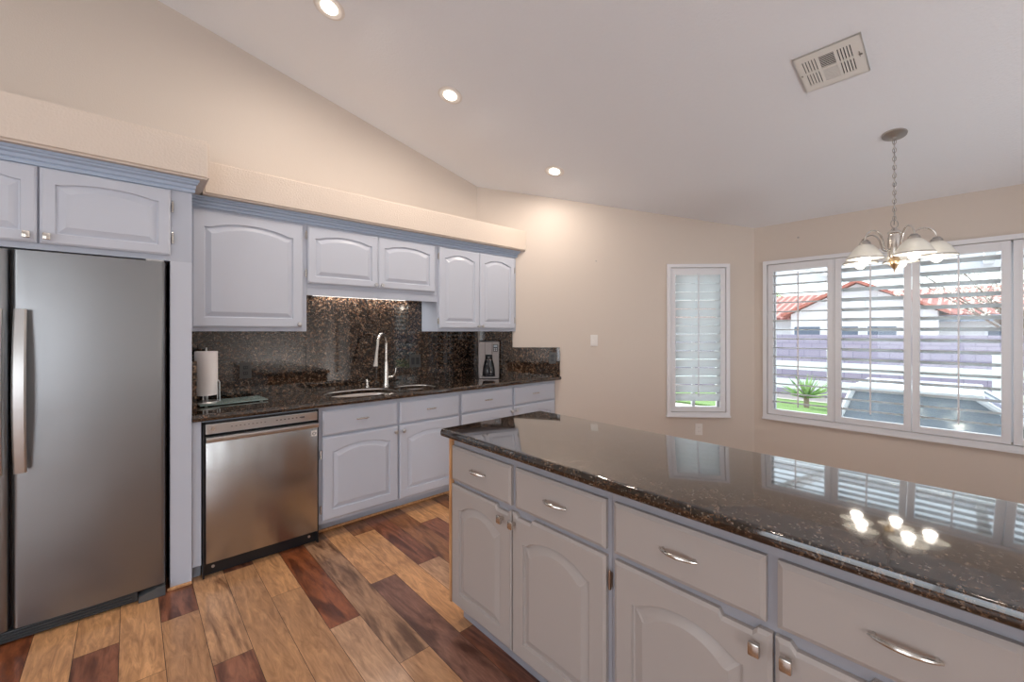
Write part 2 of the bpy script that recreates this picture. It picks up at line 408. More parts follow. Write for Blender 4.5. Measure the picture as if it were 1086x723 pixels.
# ------------------------------------------------------------------ drywall pot shelves above the cabinets
def soffit(name, x0, x1, y0, angled, label, z0, z1):
    poly = [(x0, y0), (x1, y0)] + ([(6.12-YW, YW)] if angled else [(x1, YW)]) + [(x0, YW)]
    bm = prism(poly, z0, z1)
    es = [e for e in bm.edges if (abs(e.verts[0].co.y-y0) < 1e-4 and abs(e.verts[1].co.y-y0) < 1e-4) or (not angled and abs(e.verts[0].co.x-x1) < 1e-4 and abs(e.verts[1].co.x-x1) < 1e-4)]
    bmesh.ops.bevel(bm, geom=es, offset=.012, segments=3, affect='EDGES')
    return struct(name, bm, M['soffit'], label, smooth=True)
soffit('trim_1', .324, 3.018, 3.10, True, 'long plaster pot shelf above the sink run', 2.195, 2.402)
soffit('trim_2', -1.0, .322, 2.80, False, 'deeper plaster pot shelf above the refrigerator', 2.195, 2.405)

# ------------------------------------------------------------------ cabinet door builder
def arch_z(x, s, w, zsh, rise):
    t = (x-s)/(w-2*s); t = min(max(t, 0), 1)
    a = .06
    if t <= a or t >= 1-a: return zsh
    q = (t-a)/(1-2*a)
    # shallow cathedral arc
    base = 4*q*(1-q)
    return zsh + rise*(base**.85)
def door_mesh(w, h, stile=.055, rise=.03, th=.02, ch=.009, chd=.006, notch=None, flat=False, top_stile=None):
    """door in local space: x 0..w, z 0..h, front at y=-th, back y=0"""
    bm = bmesh.new(); fy = -th; by = 0.0
    sx = stile; zb = stile; ts = top_stile or stile
    xs = [ch, sx] + [sx+(w-2*sx)*i/26 for i in range(1, 26)] + [w-sx, w-ch]
    if flat: xs = [ch, w-ch]
    if notch:
        a, b = notch
        xs += [a, a+.012, b-.012, b]
    xs = sorted(set(round(x, 5) for x in xs))
    def zt(x):
        if notch and notch[0]+.006 < x < notch[1]-.006: return h-.014
        return h
    cache = {}
    def V(x, y, z):
        k = (round(x, 5), round(y, 5), round(z, 5))
        if k not in cache: cache[k] = bm.verts.new(k)
        return cache[k]
    def Q(*p):
        vs = []
        for q in p:
            vv = V(*q)
            if vv not in vs: vs.append(vv)
        if len(vs) >= 3:
            try: bm.faces.new(vs)
            except ValueError: pass
    if not flat:
        zsh = h-ts-rise; f = lambda x: arch_z(x, sx, w, zsh, rise)
    else: f = None
    for a, b in zip(xs, xs[1:]):
        inside = (not flat) and a >= sx-1e-4 and b <= w-sx+1e-4
        if inside:
            Q((a, fy, ch), (b, fy, ch), (b, fy, zb), (a, fy, zb))
            Q((a, fy, f(a)), (b, fy, f(b)), (b, fy, zt(b)-ch), (a, fy, zt(a)-ch))
        else:
            Q((a, fy, ch), (b, fy, ch), (b, fy, zt(b)-ch), (a, fy, zt(a)-ch))
        # top chamfer and top, bottom
        xa = 0 if a == xs[0] else a; xb = w if b == xs[-1] else b
        Q((a, fy, zt(a)-ch), (b, fy, zt(b)-ch), (xb, fy+chd, zt(b)), (xa, fy+chd, zt(a)))
        Q((xa, fy+chd, zt(a)), (xb, fy+chd, zt(b)), (xb, by, zt(b)), (xa, by, zt(a)))
        Q((a, fy, ch), (b, fy, ch), (xb, fy+chd, 0), (xa, fy+chd, 0))
        Q((xa, fy+chd, 0), (xb, fy+chd, 0), (xb, by, 0), (xa, by, 0))
    for x, xc in ((0, ch), (w, w-ch)):
        Q((xc, fy, ch), (xc, fy, h-ch), (x, fy+chd, h), (x, fy+chd, 0))
        Q((x, fy+chd, h), (x, fy+chd, 0), (x, by, 0), (x, by, h))
    hb_ = h-.0145 if notch else h
    Q((0, by, 0), (w, by, 0), (w, by, hb_), (0, by, hb_))
    if not flat:
        px = [x for x in xs if sx-1e-4 <= x <= w-sx+1e-4]
        cx = w/2; hw = w/2-sx
        rings = [(0, 0), (.003, .009), (.008, .010), (.036, .000)]
        if min(w-2*sx, h-2*stile-rise) < .16: rings = [(0, 0), (.003, .008), (.007, .009), (.026, .0005)]
        def ringpts(d, dep):
            k = (hw-d)/hw
            bot = [(cx+(x-cx)*k, fy+dep, zb+d) for x in px]
            top = [(cx+(x-cx)*k, fy+dep, f(x)-d) for x in px]
            return bot, top
        R = [ringpts(d, dep) for d, dep in rings]
        for (b0, t0), (b1, t1) in zip(R, R[1:]):
            for i in range(len(px)-1):
                Q(b0[i], b0[i+1], b1[i+1], b1[i]); Q(t0[i], t0[i+1], t1[i+1], t1[i])
            Q(b0[0], t0[0], t1[0], b1[0]); Q(b0[-1], t0[-1], t1[-1], b1[-1])
        b1, t1 = R[-1]
        for i in range(len(px)-1): Q(b1[i], b1[i+1], t1[i+1], t1[i])
    return bm
def put_door(parent, name, x0, x1, z0, z1, y, m, **k):
    bm = door_mesh(x1-x0, z1-z0, **k)
    return obj(name, bm, m, parent, loc=(x0, y-.0008, z0))
def knob(parent, x, z, y=-.02, m='nickel', sq=False):
    if sq:
        bm = bx(bmesh.new(), -.006, .006, -.018, 0, -.006, .006); bx(bm, -.013, .013, -.030, -.018, -.016, .016, .004)
    else:
        bm = lathe([(.007, 0), (.006, .012), (.013, .016), (.0155, .022), (.013, .027), (.004, .029)], 16, mat=Matrix.Rotation(PI/2, 4, 'X')); m = 'steel_bright'
    return obj('knob', bm, M[m], parent, True, loc=(x, y, z))
def pull(parent, x, z, y=-.02, L=.10, m='nickel'):
    pts = []; rs = []
    for i in range(17):
        t = i/16; px = -L/2+L*t; py = -.006-.022*math.sin(PI*t)**.8
        pts.append((px, py, -.002+.004*math.sin(PI*t))); rs.append(.0042+.0018*math.sin(PI*t))
    bm = tube(pts, rs, 10)
    for s in (-1, 1):
        tube([(s*L*.43, 0, 0), (s*L*.43, -.014, 0)], .004, 8, bm)
    return obj('handle', bm, M[m], parent, True, loc=(x, y, z))
def hinge(parent, x, z, y, m='nickel'):
    bm = bx(bmesh.new(), -.005, .005, -.012, 0, -.022, .022, .002)
    tube([(0, -.012, -.028), (0, -.012, .028)], .0045, 8, bm)
    tube([(0, -.012, .028), (0, -.012, .034)], [.0045, .001], 8, bm)
    return obj('hinge', bm, M[m], parent, True, loc=(x, y, z))

# ------------------------------------------------------------------ upper cabinets
YF = 3.16; UD = .019                     # door front plane, door thickness
YC = YF+.02                              # carcass front
g_up = 'wall cabinets over the sink run'
def carcass(parent, poly, z0, z1, m='frame_paint', name='carcass'):
    return obj(name, prism(poly, z0, z1), M[m], parent)
# big single-door cabinet left
c = thing('wall_cabinet', 'large single-door grey-blue wall cabinet next to the refrigerator', 'cabinet', (.262, YC, 1.372))
obj('carcass', box(0, .663, 0, YW-YC-.001, 0, .80, .0015), M['frame_paint'], c)
d = put_door(c, 'door', .013, .632, .026, .742, 0, M['paint'], rise=.04, stile=.06)
knob(d, .619-.026, .022)
# short pair above the sink
c = thing('wall_cabinet', 'short double-door wall cabinet bridging above the sink', 'cabinet', (.925, YC, 1.63))
obj('carcass', box(.001, 1.074, 0, YW-YC-.001, .056, .542, .0015), M['frame_paint'], c)
obj('valance', box(.001, 1.074, 0, .018, .0, .056), M['frame_paint'], c)
d = put_door(c, 'door', .004, .522, .083, .484, 0, M['paint'], rise=.03, stile=.05); knob(d, .495, .022)
d = put_door(c, 'door', .526, 1.040, .083, .484, 0, M['paint'], rise=.03, stile=.05); knob(d, .024, .022)
hinge(c, -.006, .15, 0); hinge(c, -.006, .42, 0)
# tall pair to the angled wall
c = thing('wall_cabinet', 'tall double-door wall cabinet above the coffee maker', 'cabinet', (2.0, YC, 1.372))
obj('carcass', prism([(0, 0), (6.117-YC-2.0, 0), (6.117-YW-2.0, YW-YC-.001), (0, YW-YC-.001)], 0, .80), M['frame_paint'], c)
d = put_door(c, 'door', .013, .455, .028, .742, 0, M['paint'], rise=.035, stile=.055); knob(d, .42, .02)
d = put_door(c, 'door', .460, .906, .028, .742, 0, M['paint'], rise=.035, stile=.055); knob(d, .025, .02)
hinge(c, .006, .09, 0); hinge(c, .006, .66, 0); hinge(c, .914, .11, 0); hinge(c, .914, .62, 0)
# cabinet over the refrigerator with its tall side panel
YR = 2.87
c = thing('refrigerator_cabinet', 'grey-blue cabinet unit over and beside the refrigerator', 'cabinet', (-.80, YR, 0)); fridge_cab = c
bm = bx(bmesh.new(), 0, 1.05, 0, YW-YR-.001, 1.745, 2.175)
obj('carcass', bm, M['frame_paint'], c)
obj('side_panel', box(.958, 1.05, 0, YW-YR-.001, 0, 1.745, .001), M['paint'], c)
obj('side_panel', box(0, .03, 0, YW-YR-.001, 0, 1.745, .001), M['paint'], c)
d = put_door(c, 'door', .035, .489, 1.773, 2.118, 0, M['paint'], rise=.022, stile=.048); knob(d, .424, .03, sq=True)
d = put_door(c, 'door', .497, .959, 1.773, 2.118, 0, M['paint'], rise=.022, stile=.048); knob(d, .024, .03, sq=True)
hinge(c, .968, 1.865, 0); hinge(c, .968, 2.03, 0)
for x in (1.03,):
    obj('shoe_moulding', box(.945, 1.05, -.012, 0, 0, .016, .004), M['oak'], c)

# crown mouldings
def crown_prof(z0, z1, out):
    h = z1-z0
    return [(0, z0), (-.012, z0), (-.014, z0+.012), (-.010, z0+.018), (-.016, z0+.024), (-out*.5, z0+h*.55), (-out*.8, z0+h*.66), (-out*.82, z0+h*.78), (-out, z0+h*.82), (-out, z1), (0, z1)]
pl = lambda Y: (lambda x, a, b: (x, Y+a, b))
bm = sweep(crown_prof(2.130, 2.194, .036), .256, 2.955, pl(YC))
for vv in bm.verts:
    if vv.co.x > 2.9: vv.co.x = 6.117-vv.co.y-.0 if vv.co.y > 3.12 else 6.10-vv.co.y
tag(obj('crown_moulding', bm, M['crown_paint']), 'blue-grey crown moulding running above the sink-side wall cabinets', 'moulding')
bm = sweep(crown_prof(2.124, 2.194, .032), -.80, .252, pl(YR))
for vv in bm.verts:
    if vv.co.x > .2: vv.co.x = .252-(vv.co.y-YR)*.9-.0
# return of the crown along the side facing right
tag(obj('crown_moulding', bm, M['crown_paint']), 'blue-grey crown moulding above the refrigerator cabinet doors', 'moulding')

# ------------------------------------------------------------------ base cabinets
YB = 2.895; YBF = 2.875
c = thing('base_cabinet', 'white-blue sink base cabinet with two doors right of the dishwasher', 'cabinet', (.908, YB, 0))
bm = bx(bmesh.new(), 0, 1.127, 0, .02, .10, .872, .001); bx(bm, 0, .018, .02, .56, .10, .872); bx(bm, 1.109, 1.127, .02, .56, .10, .872); bx(bm, .018, 1.109, .02, .56, .10, .118)
obj('carcass', bm, M['frame_paint'], c)
obj('toe_kick', box(0, 1.127, .12, .135, 0, .10), M['frame_paint'], c)
obj('shoe_moulding', box(0, 1.127, .106, .12, 0, .018, .005), M['oak'], c)
d = put_door(c, 'drawer', .028, .560, .685, .845, 0, M['paint'], flat=True, ch=.010); pull(d, .266, .085, L=.085)
d = put_door(c, 'drawer', .580, 1.112, .685, .845, 0, M['paint'], flat=True, ch=.010); pull(d, .266, .085, L=.085)
d = put_door(c, 'door', .028, .563, .125, .672, 0, M['paint'], rise=.035, stile=.062); knob(d, .512, .508)
d = put_door(c, 'door', .577, 1.112, .125, .672, 0, M['paint'], rise=.035, stile=.062); knob(d, .024, .508)
hinge(c, .018, .20, 0); hinge(c, .018, .56, 0)
c = thing('base_cabinet', 'white-blue base cabinet with two drawers ending at the angled wall', 'cabinet', (2.036, YB, 0))
obj('carcass', prism([(0, 0), (6.117-YB-2.036, 0), (6.117-3.455-2.036, .56), (0, .56)], .10, .872), M['frame_paint'], c)
obj('toe_kick', box(0, 1.05, .12, .135, 0, .10), M['frame_paint'], c)
obj('shoe_moulding', box(0, 1.05, .106, .12, 0, .018, .005), M['oak'], c)
d = put_door(c, 'drawer', .012, .578, .690, .850, 0, M['paint'], flat=True, ch=.010); pull(d, .283, .085, L=.085)
d = put_door(c, 'drawer', .606, 1.162, .690, .850, 0, M['paint'], flat=True, ch=.010); pull(d, .278, .085, L=.085)
d = put_door(c, 'door', .012, .586, .125, .676, 0, M['paint'], rise=.035, stile=.062); knob(d, .55, .515)
d = put_door(c, 'door', .597, 1.162, .125, .676, 0, M['paint'], rise=.035, stile=.062); knob(d, .024, .515)
FX, FY = -.80, YR
obj('filler_panel', box(.252-FX, .293-FX, 2.885-FY, 3.45-FY, .075, .872, .001), M['paint'], fridge_cab)
obj('filler_rail', box(.294-FX, .907-FX, 2.889-FY, 2.92-FY, .866, .8745), M['frame_paint'], fridge_cab)

# ------------------------------------------------------------------ countertop with sink holes
def sup(cx, cy, rx, ry, e, n=48):
    out = []
    for i in range(n):
        a = 2*PI*i/n; ca, sa = math.cos(a), math.sin(a)
        out.append((cx+rx*math.copysign(abs(ca)**(2/e), ca), cy+ry*math.copysign(abs(sa)**(2/e), sa)))
    return out
def cell(bm, x0, x1, y0, y1, loop, z, zb):
    cx = sum(p[0] for p in loop)/len(loop); cy = sum(p[1] for p in loop)/len(loop)
    def hit(p):
        dx, dy = p[0]-cx, p[1]-cy
        t = min([t for t in [((x1-cx)/dx if dx > 1e-9 else (x0-cx)/dx if dx < -1e-9 else 1e9), ((y1-cy)/dy if dy > 1e-9 else (y0-cy)/dy if dy < -1e-9 else 1e9)]])
        return (cx+dx*t, cy+dy*t)
    n = len(loop); outer = [hit(p) for p in loop]
    corners = [(x1, y1), (x0, y1), (x0, y0), (x1, y0)]
    iv = [bm.verts.new((*p, z)) for p in loop]; ov = [bm.verts.new((*p, z)) for p in outer]; lv = [bm.verts.new((*p, zb)) for p in loop]
    for i in range(n):
        j = (i+1) % n; a, b = outer[i], outer[j]; mid = []
        on = lambda p: ((abs(p[0]-x0) < 1e-6), (abs(p[0]-x1) < 1e-6), (abs(p[1]-y0) < 1e-6), (abs(p[1]-y1) < 1e-6))
        if not any(u and w_ for u, w_ in zip(on(a), on(b))):
            cc = min(corners, key=lambda q: math.hypot(q[0]-(a[0]+b[0])/2, q[1]-(a[1]+b[1])/2)); mid = [bm.verts.new((*cc, z))]
        bm.faces.new([iv[i], ov[i]] + mid + [ov[j], iv[j]])
        bm.faces.new([iv[i], iv[j], lv[j], lv[i]])
ZT, ZU = .914, .875
bm = bmesh.new()
CY0 = 2.862
bowlL = sup(1.295, 3.115, .262, .205, 2.6); bowlR = sup(1.755, 3.13, .165, .16, 2.3)
cell(bm, 1.0, 1.575, CY0, 3.35, bowlL, ZT, ZU)
cell(bm, 1.575, 1.96, CY0, 3.35, bowlR, ZT, ZU)
def quad(bm, pts): bm.faces.new([bm.verts.new(p) for p in pts])
quad(bm, [(.252, CY0, ZT), (1.0, CY0, ZT), (1.0, 3.35, ZT), (.252, 3.35, ZT)])
quad(bm, [(.252, 3.35, ZT), (2.6, 3.35, ZT), (2.6, YW-.001, ZT), (.252, YW-.001, ZT)])
quad(bm, [(1.96, CY0, ZT), (2.6, CY0, ZT), (2.6, 3.35, ZT), (1.96, 3.35, ZT)])
quad(bm, [(2.6, CY0, ZT), (6.118-CY0, CY0, ZT), (6.118-YW, YW-.001, ZT), (2.6, YW-.001, ZT)])
# front bullnose
nose = []
r = .0195
for i in range(9):
    a = PI/2+PI*i/8; nose.append((CY0+math.cos(a)*.016-.0, (ZT+ZU)/2+math.sin(a)*r))
nose += [(CY0+.05, ZU)]
for (ya, za), (yb, zb) in zip(nose, nose[1:]):
    quad(bm, [(.252, ya, za), (6.118-max(ya, 2.85), ya, za), (6.118-max(yb, 2.85), yb, zb), (.252, yb, zb)])
quad(bm, [(.252, y, z) for y, z in nose])
quad(bm, [(.252, CY0, ZT), (.252, YW-.001, ZT), (.252, YW-.001, ZU), (.252, CY0, ZU)])
bmesh.ops.remove_doubles(bm, verts=bm.verts, dist=1e-4)
tag(obj('countertop', bm, M['granite']), 'dark brown granite countertop along the wall with the sink', 'countertop')

# sink bowls
sk_ = thing('kitchen_sink', 'stainless double-bowl undermount sink in the wall counter', 'sink', (1.5, 3.1, .874))
def bowl(loop, depth, name, label=None):
    bm = bmesh.new(); cx = sum(p[0] for p in loop)/len(loop)-0; cy = sum(p[1] for p in loop)/len(loop)
    prof = [(1.045, .0), (1.0, 0.0), (.985, -.012), (.95, -depth*.7), (.86, -depth*.95), (.70, -depth), (.10, -depth-.006)]
    rings = []
    for k, dz in prof: rings.append([bm.verts.new((cx+(p[0]-cx)*k-1.5, cy+(p[1]-cy)*k-3.1, dz)) for p in loop])
    n = len(loop)
    for a, b in zip(rings, rings[1:]):
        for i in range(n): bm.faces.new((a[i], a[(i+1) % n], b[(i+1) % n], b[i]))
    bm.faces.new(rings[-1])
    o = obj(name, bm, M['sink_steel'], sk_, True)
    dr = lathe([(.04, 0), (.04, .003), (.03, .003), (.026, -.002), (.004, -.002)], 24)
    obj('drain', dr, M['steel_bright'], o, True, loc=(cx-1.5, cy-3.1, -depth-.004))
bowl(bowlL, .19, 'bowl'); bowl(bowlR, .15, 'bowl')
# thin bright reveal ring of each bowl
for lp in (bowlL, bowlR):
    cx = sum(p[0] for p in lp)/len(lp); cy = sum(p[1] for p in lp)/len(lp)
    pts = [(cx+(p[0]-cx)*.985-1.5, cy+(p[1]-cy)*.985-3.1, .030) for p in lp]
    obj('rim', tube(pts, .005, 6, closed=True), M['steel_bright'], sk_, True)

# faucet
fx, fy = 1.612, 3.365
f = thing('faucet', 'brushed steel gooseneck pull-down faucet behind the sink', 'faucet', (fx, fy, ZT))
obj('base', lathe([(.030, 0), (.030, .006), (.024, .012), (.021, .03), (.0185, .17), (.017, .20)], 24), M['nickel'], f, True)
DX, DY = -.145, -.135            # direction and reach of the spout
pts = [(0, 0, .19), (0, 0, .28), (0, 0, .35)]
for i in range(1, 15):
    a = PI*i/14; k = (1-math.cos(a))/2; pts.append((DX*k*.92, DY*k*.92, .35+.088*math.sin(a)))
pts.append((DX, DY, .30))
obj('spout', tube(pts, .0125, 14), M['nickel'], f, True)
o = obj('spray_head', lathe([(.013, 0), (.0145, -.02), (.016, -.07), (.024, -.120), (.024, -.128), (.018, -.130)], 20), M['nickel'], f, True, loc=(DX, DY, .305))
o.rotation_euler = (math.radians(-5), math.radians(8), 0)
bm = tube([(.018, 0, .065), (.055, -.008, .07)], .012, 12); tube([(.055, -.008, .07), (.075, -.012, .10), (.082, -.014, .145)], [.009, .007, .009], 10, bm, flat=.6)
obj('lever', bm, M['nickel'], f, True)
s = thing('soap_dispenser', 'small steel soap dispenser left of the faucet', 'soap dispenser', (1.455, 3.385, ZT))
obj('base', lathe([(.020, 0), (.020, .006), (.011, .012), (.010, .035), (.017, .04), (.017, .055), (.012, .06)], 18), M['nickel'], s, True)
obj('spout', tube([(0, 0, .052), (0, -.03, .056), (0, -.05, .050)], .005, 8), M['nickel'], s, True)

# ------------------------------------------------------------------ backsplash
bs = thing('backsplash', 'speckled brown granite backsplash behind the wall counter', 'backsplash', (0, 0, 0))
YS = YW-.022
obj('slab', box(.274, .994, YS, YW-.001, ZT+.0005, 1.3715, .001), M['granite_wall'], bs)
bm = bx(bmesh.new(), .996, 1.998, YS, YW-.001, ZT+.0005, 1.685, .001)
obj('slab', bm, M['granite_wall'], bs)
obj('slab', prism([(2.0, YS), (6.12-.03-YS, YS), (6.12-YW, YW-.001), (2.0, YW-.001)], ZT+.0005, 1.3715), M['granite_wall'], bs)
def aw(u, t, z): # point on the angled wall: u along, t into the room
    return (CX+(u-t)/R2, CY-(u+t)/R2, z)
def aw_box(bm, u0, u1, t0, t1, z0, z1, bev=0, mi=0):
    tmp = box(u0, u1, t0, t1, z0, z1, bev=bev)
    me = bpy.data.meshes.new('t'); 
    for vv in tmp.verts: vv.co = Vector(aw(*vv.co))
    tmp.to_mesh(me); tmp.free(); n0 = len(bm.faces); bm.from_mesh(me); bpy.data.meshes.remove(me)
    bm.faces.ensure_lookup_table()
    for f_ in bm.faces[n0:]: f_.material_index = mi
    return bm
obj('slab', aw_box(bmesh.new(), .03, .366, .001, .022, ZT+.0005, 1.3715), M['granite_wall'], bs)
obj('slab', aw_box(bmesh.new(), .367, .850, .001, .022, ZT+.0005, 1.208, .001), M['granite_wall'], bs)
obj('slab', box(.2525, .273, 2.885, YW-.001, ZT+.0005, 1.208, .001), M['granite_wall'], bs)

# sockets on the backsplash
def socket(name, label, w, h, place_rot, loc, plate, inner, n=1, screw=False, kind='socket', cat='outlet'):
    t = thing(name, label, cat, loc); t.rotation_euler = (0, 0, place_rot)
    obj('cover_plate', box(-w/2, w/2, -.006, 0, -h/2, h/2, .002), M[plate], t)
    for i in range(n):
        cx = (i-(n-1)/2)*.046
        if kind == 'socket':
            for s_ in (-1, 1):
                r_ = obj('receptacle', box(cx-.016, cx+.016, -.009, -.0055, s_*.020-.014, s_*.020+.014, .003), M[inner], t)
                bm = bx(bmesh.new(), cx-.0075, cx-.0055, -.0095, -.0085, s_*.02-.004, s_*.02+.005); bx(bm, cx+.0055, cx+.0075, -.0095, -.0085, s_*.02-.004, s_*.02+.005)
                obj('slots', bm, M['ink'], r_)
        else:
            bm = bx(bmesh.new(), cx-.016, cx+.016, -.010, -.0055, -.033, .033, .003)
            obj('rocker', bm, M[inner], t)
    return t
socket('outlet', 'dark outlet cover on the backsplash between paper towels and sink', .07, .115, 0, (.600, YS-.001, 1.10), 'plate_dark', 'black')
socket('outlet', 'double-gang dark switch and outlet plate behind the sink faucet', .116, .115, 0, (1.926, YS-.001, 1.103), 'plate_dark', 'black', n=2, kind='rocker')
p = aw(.775, .023, 1.10); socket('outlet', 'dark outlet on the low backsplash beside the coffee maker', .07, .115, -PI/4, p, 'plate_dark', 'black')
p = aw(1.199, .001, 1.28); socket('light_switch', 'white light switch on the beige wall right of the counter', .072, .115, -PI/4, p, 'white_plate', 'white_plate', kind='rocker', cat='light switch')
p = aw(2.245, .001, .386); socket('outlet', 'white wall outlet below the small shuttered window', .072, .115, -PI/4, p, 'white_plate', 'white_plate')
# little picture nails
p = aw(1.218, 0, 2.086)
tag(obj('nail', lathe([(.004, 0), (.004, .012), (.007, .012), (.007, .015)], 8, mat=Matrix.Translation(Vector(p)) @ Matrix.Rotation(-PI/4, 4, 'Z') @ Matrix.Rotation(PI/2, 4, 'X')), M['nickel_dark']), 'small picture nail in the wall left of the small window', 'nail')
tag(obj('nail', lathe([(.004, 0), (.004, .012), (.009, .012), (.009, .015)], 8, mat=Matrix.Translation(Vector((EX, 1.112, 2.248))) @ Matrix.Rotation(-PI/2, 4, 'Y')), M['nickel_dark']), 'small picture nail in the wall above the wide window', 'nail')

# under-cabinet light behind the valance
u = thing('under_cabinet_light', 'slim strip light hidden beneath the short cabinet over the sink', 'light', (1.46, 3.40, 1.685))
obj('housing', box(-.42, .42, -.02, .03, -.02, -.001, .003), M['white_plate'], u)
obj('tube', box(-.40, .40, -.012, .022, -.026, -.020, .002), M['strip'], u)
l = area('strip_lamp', (1.46, 3.395, 1.655), (0, .35, -1), .8, .03, 2.6, (1, .95, .90))

# ------------------------------------------------------------------ dishwasher
dw = thing('dishwasher', 'stainless steel dishwasher built in under the wall counter', 'dishwasher', (.298, 2.865, 0))
obj('tub', box(.004, .604, .02, .58, .075, .862), M['dark_gap'], dw)
bm = box(.012, .599, -.012, .02, .085, .782, .004)
obj('door', bm, M['steel_dw'], dw, True)
cp = obj('control_panel', box(.012, .599, -.006, .02, .800, .855, .003), M['steel_bright'], dw)
hb = sweep([(-.012, .752), (-.034, .760), (-.038, .768), (-.036, .782), (-.020, .787), (0, .787), (0, .752)], .012, .599, lambda x, a, b: (x, a, b))
obj('handle', hb, M['steel_bright'], dw, True)
bm = bmesh.new()
for i in range(9): bx(bm, .13+i*.021, .138+i*.021, -.0068, -.0058, .828, .832)
obj('button_marks', bm, M['ink'], cp)
bm = bmesh.new()
for i in range(7): bx(bm, .36+i*.022, .370+i*.022, -.0068, -.0058, .828, .834)
bx(bm, .50, .522, -.0068, -.0058, .825, .835)
obj('program_marks', bm, M['ink'], cp)
obj('badge', lathe([(.010, 0), (.010, .001)], 20, mat=Matrix.Translation((.045, -.006, .829)) @ Matrix.Rotation(PI/2, 4, 'X')), M['nickel'], cp, True)
st = obj('sticker', box(.560, .594, -.0135, -.0118, .700, .737), M['white_plate'], dw)
bm = tube([(.577+.008*math.cos(a*PI/8), -.0138, .717+.009*math.sin(a*PI/8)) for a in range(16)], .0016, 6, closed=True)
bx(bm, .5765, .5775, -.0142, -.0134, .712, .718)
tube([(.565, -.0138, .724), (.571, -.0138, .717), (.565, -.0138, .711)], .0012, 6, bm); tube([(.589, -.0138, .725), (.588, -.0138, .713)], .0012, 6, bm)
obj('emblem', bm, M['ink'], st)
obj('toe_panel', box(.008, .604, .035, .06, .004, .078), M['black'], dw)
for x in (.05, .56): obj('screw', lathe([(.008, 0), (.008, .004)], 10, mat=Matrix.Translation((x, .035, .045)) @ Matrix.Rotation(PI/2, 4, 'X')), M['steel_bright'], dw)
bm = bx(bmesh.new(), .0, .008, .0, .06, .004, .866); bx(bm, .602, .608, .0, .06, .004, .866); bx(bm, .0, .608, .0, .06, .857, .8655)
obj('gasket', bm, M['black'], dw)
obj('toe_block', box(.253+.80, .294+.80, 2.93-YR, 2.96-YR, 0, .07, .002), mat('grey_block', srgb(165, 175, 188), .4), fridge_cab)

# ------------------------------------------------------------------ refrigerator
rf = thing('refrigerator', 'side-by-side stainless steel refrigerator', 'refrigerator', (-.32, 2.83, 0))
obj('body', box(-.445, .462, .055, .60, .03, 1.742), M['black'], rf)
def fr_door(x0, x1, name, label=None):
    w = x1-x0; bm = bmesh.new(); N_ = 20; prof = []
    r = .018
    for i in range(7): a = PI-PI/2*i/6; prof.append((x0+r+r*math.cos(a), .012+r-r*math.sin(a)-.012*0))
    for i in range(1, N_): t = i/N_; prof.append((x0+r+(w-2*r)*t, .012-.006*math.sin(PI*t)))
    for i in range(7): a = PI/2-PI/2*i/6; prof.append((x1-r+r*math.cos(a), .012+r-r*math.sin(a)))
    prof += [(x1, .055), (x0, .055)]
    A = [bm.verts.new((x, y, .062)) for x, y in prof]; B = [bm.verts.new((x, y, 1.733)) for x, y in prof]; n = len(prof)
    for i in range(n): bm.faces.new((A[i], A[(i+1) % n], B[(i+1) % n], B[i]))
    bm.faces.new(A[::-1]); bm.faces.new(B)
    return obj(name, bm, M['steel'], rf, True)
dR = fr_door(-.062, .456, 'door'); dL = fr_door(-.440, -.074, 'door')
def fr_handle(x, parent):
    pts = []; n = 24
    bm = bmesh.new(); rings = []
    for i in range(n+1):
        t = i/n; z = .755+.715*t; y = -.030-.034*math.sin(PI*t)
        hw = .019+.002*math.sin(PI*t)
        rings.append([bm.verts.new((x+a, y+b, z)) for a, b in ((-hw, .004), (-hw, -.006), (-hw+.006, -.012), (hw-.006, -.012), (hw, -.006), (hw, .004))])
    for a, b in zip(rings, rings[1:]):
        for k in range(6): bm.faces.new((a[k], a[(k+1) % 6], b[(k+1) % 6], b[k]))
    bm.faces.new(rings[0][::-1]); bm.faces.new(rings[-1])
    for z in (.785, 1.44): bx(bm, x-.012, x+.012, -.034, .012, z-.018, z+.018)
    return obj('handle', bm, M['steel_bright'], parent, True)
fr_handle(-.034, dR); fr_handle(-.104, dL)
gr = bx(bmesh.new(), -.440, .35, .028, .055, .004, .052, .003)
for i in range(3): bx(gr, -.43, .33, .022, .030, .012+i*.013, .018+i*.013)
obj('grille', gr, M['grey_plastic'], rf)
bm = sweep([(.0, .0), (.105, .0), (.105, .045), (.075, .050), (.0, .028)], .0, .055, lambda y, a, b: (.352+a, .0+y, b+.003))
obj('foot_cover', bm, mat('grey_foot', (.09, .095, .10), .4), rf)
obj('hinge_cover', box(.38, .452, .02, .10, 1.734, 1.744, .002), M['steel_bright'], rf)
o = obj('dispenser', box(-.39, -.13, -.0, .02, .86, 1.30, .004), M['grey_plastic'], dL)

